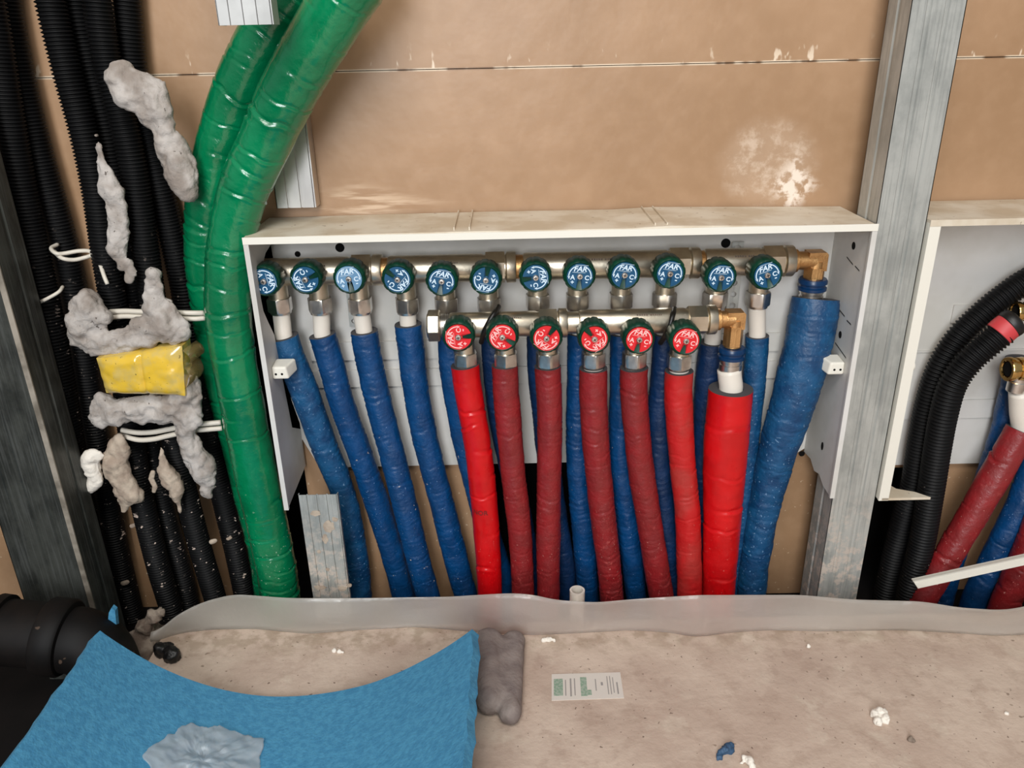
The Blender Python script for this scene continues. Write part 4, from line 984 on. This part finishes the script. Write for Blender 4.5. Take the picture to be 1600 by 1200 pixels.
# ================================================================== BLUE FOAM SHEET
FE = [(155, 985), (195, 1012), (240, 1038), (290, 1060), (340, 1076), (385, 1085), (430, 1089), (480, 1087), (530, 1080), (580, 1068), (630, 1048), (680, 1022), (712, 1002), (738, 983)]
yF = -.248
def foam():
    W = np.array([P(px, py, yF) for px, py in FE]); xs = W[:, 0]; n = 70
    X = np.linspace(xs[0], xs[-1], n); Z = np.interp(X, xs, W[:, 2]); k = np.ones(5)/5; Z[2:-2] = np.convolve(Z, k, 'valid')
    global foam_z; foam_z = lambda x: float(np.interp(x, X, Z))
    print('foam z min', Z.min(), Z[0], Z[-1])
    m_ = 60; Y = np.linspace(yF, -.70, m_); th = .010; V = []
    dX = np.gradient(X); dZ = np.gradient(Z); nn = np.sqrt(dX**2+dZ**2); nx, nz = -dZ/nn, dX/nn
    rs = np.random.RandomState(5)
    for layer in (0, 1):
        for j, y in enumerate(Y):
            for i in range(n):
                rag = .0022*float(vnoise(np.array([y*90, i*.3, 2.]))) if i in (0, n-1) else 0
                V.append((X[i]-nx[i]*th*layer+rag, y, Z[i]-nz[i]*th*layer-layer*.0))
    K = n*m_; Fc = []
    for j in range(m_-1):
        for i in range(n-1):
            a_ = j*n+i; Fc.append((a_, a_+n, a_+n+1, a_+1)); Fc.append((K+a_, K+a_+1, K+a_+n+1, K+a_+n))
    for i in range(n-1): Fc += [(i, i+1, K+i+1, K+i), ((m_-1)*n+i+1, (m_-1)*n+i, K+(m_-1)*n+i, K+(m_-1)*n+i+1)]
    for j in range(m_-1): Fc += [((j+1)*n, j*n, K+j*n, K+(j+1)*n), (j*n+n-1, (j+1)*n+n-1, K+(j+1)*n+n-1, K+j*n+n-1)]
    o = mesh_obj('foam_sheet', V, Fc, 'blue_foam', None, True, 50)
    tag(o, 'large light blue foam sheet curling up on the concrete in the foreground', 'foam')
foam()
# crumpled clear plastic on the foam
def bag():
    poly = [(232, 1215), (226, 1178), (262, 1146), (280, 1134), (302, 1128), (325, 1136), (345, 1133), (380, 1146), (411, 1151), (408, 1180), (404, 1215), (395, 1262), (240, 1262)]
    def on_foam(px, py):
        z = .02
        for _ in range(6): p = PZ(px, py, z); z = foam_z(p[0])+.004
        return PZ(px, py, z)
    C = on_foam(318, 1190); ring = np.array([on_foam(*q) for q in poly]); n = 144; th = np.linspace(0, len(poly), n, endpoint=False)
    i0 = np.floor(th).astype(int); f = (th-i0)[:, None]; R = ring[i0 % len(poly)]*(1-f)+ring[(i0+1) % len(poly)]*f; V = []; K = 26
    R = C+(R-C)*(1+.05*vnoise(np.stack([th*2.1, th*.0, th*.0], -1))+.02*vnoise(np.stack([th*7., th*.0+4, th*.0], -1)))[:, None]
    for k in range(K+1):
        for i in range(n):
            u = k/K; p = C*(1-u)+R[i]*u; p = p.copy(); h = .0045*(1-u*.6)*(.8+.7*fbm(np.array([p[0]*110, p[1]*110, 5.]), 4))+.0025*float(abs(vnoise(np.array([p[0]*45, p[1]*45, 8.])))); p[2] = foam_z(p[0])+.0006+max(0, float(h)); V.append(p)
    Fc = [(k*n+i, k*n+(i+1) % n, (k+1)*n+(i+1) % n, (k+1)*n+i) for k in range(1, K) for i in range(n)]+[(n+(i+1) % n, n+i, 0) for i in range(n)]
    o = mesh_obj('plastic_bag', V, Fc, 'bag'); md = o.modifiers.new('s', 'SOLIDIFY'); md.thickness = .0003
    tag(o, 'crumpled clear plastic bag lying on the blue foam sheet', 'plastic bag')
bag()

# ================================================================== THINGS ON THE CONCRETE
def zb(L, dz=.8):
    out = []
    for (px, py, r) in L:
        p = PZ(px, py, 0); R = r*mpp(p); p = PZ(px, py, R*dz); out.append((p[0], p[1], R*dz, R))
    return out
gf = zb([(803-k*.15, 1002+3*k, 18) for k in range(38)]+[(764, 1005+3*k, 23) for k in range(30)]+[(785, 1090-4*k, 19) for k in range(20)], .95)
tag(blob('foam_tube_piece', gf, 'grey_foam', None, .0024, .0010, 45, 41, 1), 'squashed piece of grey foam tube beside the blue foam', 'foam tube')
c = [PZ(862, 1054, 0), PZ(969, 1051, 0), PZ(975, 1091, 0), PZ(862, 1095, 0)]
st = MB(); st.add([tuple(p) for p in c]+[(p[0], p[1], .0006) for p in c], [(0, 1, 2, 3), (7, 6, 5, 4), (0, 4, 5, 1), (1, 5, 6, 2), (2, 6, 7, 3), (3, 7, 4, 0)])
sk = tag(st.build('sticker', 'paper', smooth=False), 'small white sticker with green and grey print lying on the concrete', 'sticker')
def skq(mb, u0, v0, u1, v1):
    def q(u, v): p = (1-u)*(1-v)*c[0]+u*(1-v)*c[1]+u*v*c[2]+(1-u)*v*c[3]; return (p[0], p[1])
    mb.prism([q(u0, v0), q(u1, v0), q(u1, v1), q(u0, v1)], 2, .0006, .0008)
mb = MB(); skq(mb, .03, .2, .16, .84); skq(mb, .41, .16, .50, .88); skq(mb, .50, .66, .56, .85); mb.build('green_print', 'ink_green', sk, smooth=False)
mb = MB()
for (u, a_, b_, w_) in ((.19, .25, .85, .015), (.26, .2, .88, .022), (.32, .2, .85, .015), (.62, .25, .7, .014), (.70, .38, .5, .03), (.79, .15, .85, .012), (.83, .15, .85, .012), (.87, .2, .8, .012), (.92, .4, .85, .02)): skq(mb, u, a_, u+w_, b_)
mb.build('grey_print', 'ink_grey', sk, smooth=False)
def chip(L, m, label, seed, group=None, nz=.0012):
    tag(blob('debris_chip', zb(L, .6), m, None, .0009, nz, 200, seed, 1), label, 'debris', group)
chip([(1368, 1116, 8), (1378, 1114, 9), (1383, 1123, 8), (1372, 1128, 7)], 'chip', 'white plaster chip alone in the middle right of the concrete', 51)
chip([(1164, 1186, 6), (1172, 1190, 7), (1176, 1197, 6), (1158, 1192, 3.5)], 'chip', 'crumbly white chip beside the dark blue scrap', 52)
chip([(1142, 1166, 5), (1138, 1169, 6), (1134, 1172, 7), (1130, 1175, 6), (1126, 1178, 5), (1123, 1182, 3.5), (1121, 1186, 2.5), (1142, 1172, 5), (1147, 1174, 3)], 'rag', 'small dark blue scrap on the concrete at the bottom edge', 53, nz=.002)
chip([(850, 1000, 4), (858, 999, 5), (866, 1001, 3)], 'chip', 'flat white flake just right of the grey foam tube', 54)
chip([(1263, 1010, 4)], 'chip', 'tiny white crumb near the strip below the steel stud', 55)
chip([(1573, 1114, 3)], 'chip', 'tiny white crumb far right on the concrete', 56)
chip([(522, 1016, 3), (530, 1018, 4), (536, 1019, 3)], 'chip', 'thin white flake behind the blue foam sheet', 57)
chip([(1423, 1154, 5), (1427, 1158, 4)], 'rubble', 'small brown pebble below the white chip', 58)

# ================================================================== RIGHT CABINET CONTENTS
R1 = [(1690, 400, -.034), (1610, 436, -.034), (1570, 462, -.034), (1535, 490, -.034), (1497, 528, -.034), (1468, 575, -.034), (1450, 630, -.034), (1438, 690, -.034), (1426, 760, -.034), (1404, 840, -.034), (1383, 930, -.034), (1370, 1000, -.034)]
conduit('corrugated_conduit', [(a_, b_, c_, .0142) for a_, b_, c_ in R1], 'conduit_clean', 'black corrugated conduit curving out of the right cabinet past the picture edge', group='black conduits in the right cabinet', pitch=.0042)
R2 = [(1567, 519, -.072), (1545, 537, -.072), (1513, 566, -.070), (1488, 602, -.069), (1474, 650, -.068), (1464, 705, -.066), (1454, 770, -.066), (1440, 850, -.066), (1420, 930, -.066), (1410, 1000, -.066)]
e = empty('corrugated_conduit', tuple(P(1410, 1000, -.066)), 'black corrugated conduit with a red taped end in the right cabinet', 'conduit', 'black conduits in the right cabinet')
conduit('conduit_body', [(a_, b_, c_, .0148) for a_, b_, c_ in R2], 'conduit_clean', '', parent=e, pitch=.0042)
V, Fc = sweep(pxpath([(1560, 522, -.072, .0147), (1567, 516, -.072, .0149), (1577, 508, -.072, .0147)]), .001, 32); mesh_obj('tape_band', V, Fc, 'red_tape', e)
V, Fc = sweep(pxpath([(1575, 509, -.072, .0152), (1582, 504, -.072, .0154), (1587, 500, -.072, .0140), (1590, 498, -.072, .009)]), .001, 32); mesh_obj('end_cap', V, Fc, 'black', e)
def brassvalve(px, py, label, y=-.06, r=.0135):
    c = P(px, py, y); e = empty('brass_valve', tuple(c), label, 'valve', 'brass valves in the right cabinet')
    mb = MB(); mb.lathe(c, (1, 0, 0), [(.008, r*.5), (.008, r*.62), (0, r*.66), (-.001, r*.72), (-.001, r*.95), (0, r), (.004, r), (.005, r*.86), (.012, r*.86)], 40, cap=True); mb.build('ring', 'brass_shiny', e)
    MB().lathe(c, (1, 0, 0), [(.010, r*.95), (.016, r*1.0), (.020, r*.9), (.10, r*.9), (.101, r*1.15), (.112, r*1.15), (.113, r*.9), (.30, r*.9)], 32).build('valve_body', 'brass_shiny', e)
    MB().lathe(c+np.array([.0005, 0, 0]), (1, 0, 0), [(0.0, r*.60), (.002, r*.60)], 24).build('bore', 'hole', e)
    return e, c
ev, cv = brassvalve(1574, 577, 'polished brass valve with open threaded mouth above the right red pipe')
MB().lathe((cv[0]+.0145, cv[1], cv[2]-.008), (0, 0, -1), [(0, .0085), (.006, .0085), (.007, .0095), (.018, .0095), (.019, .0085)], 28).build('press_sleeve', 'chrome', ev)
brassvalve(1586, 487, 'polished brass fitting behind the curved conduit at the picture edge', y=-.05, r=.011)
t0 = P(1594, 612, -.06)
pipe('dark red insulated pipe under the brass valve, slanting down left in the right cabinet', [(1596, 672, -.060, .0165), (1580, 700, -.062, .0165), (1548, 755, -.066, .0165), (1515, 812, -.07, .0160), (1480, 870, -.074, .0160), (1445, 930, -.078, .0158), (1410, 1000, -.082, .0155)], 'maroon', (t0[0], t0[1], t0[2]), (.03, .0014, .0016, .006, .0006), seed=91, tube_r=.0115, group='pipes in the right cabinet')
pipe('blue insulated pipe behind the slanting dark red pipe in the right cabinet', [(1592, 560, -.028, .0135), (1580, 620, -.028, .0135), (1565, 680, -.028, .0135), (1545, 740, -.028, .0135), (1520, 800, -.028, .0135), (1490, 870, -.028, .013), (1470, 950, -.028, .013), (1460, 1000, -.028, .013)], 'blue', None, (.02, .0010, .0016, .005, .0007), seed=92, group='pipes in the right cabinet')
pipe('blue insulated pipe at the right picture edge, beyond the slanting dark red one', [(1625, 690, -.040, .0140), (1605, 755, -.044, .0145), (1578, 820, -.048, .0145), (1548, 880, -.05, .0145), (1522, 940, -.052, .0145), (1505, 1000, -.054, .0145)], 'blue', None, (.02, .0010, .0016, .005, .0007), seed=93, group='pipes in the right cabinet')
pipe('dusty dark red insulated pipe at the lower right picture edge under the white strip', [(1650, 740, -.07, .015), (1622, 820, -.072, .016), (1594, 890, -.074, .0165), (1570, 945, -.076, .0165), (1555, 1000, -.078, .0165)], 'maroon', None, (.02, .0010, .0016, .005, .0007), seed=94, group='pipes in the right cabinet')
# white plastic strip
a_, b_ = P(1434, 914, -.125), P(1625, 872, -.125); d = b_-a_; d /= np.linalg.norm(d); up = np.cross(d, (0, 1, 0)); up = up/np.linalg.norm(up); up = up if up[2] > 0 else -up
h = .0052; b2 = a_+d*.22; yv = np.array([0, 1., 0]); V = []
for q in (a_, b2):
    for (s1, s2) in ((-h, 0), (h, 0), (h, .002), (-h+.002, .002), (-h+.002, .016), (-h, .016)): V.append(q+up*s1+yv*s2+(d*(-.004 if s1 > 0 and q is a_ else 0)))
mb = MB(); mb.add(V, [(0, 1, 2, 3, 4, 5), (11, 10, 9, 8, 7, 6)]+[(k, 6+k, 6+(k+1) % 6, (k+1) % 6) for k in range(6)])
tag(mb.build('plastic_angle_strip', 'white_pl', smooth=False), 'white plastic angle strip leaning across the pipes of the right cabinet', 'strip')
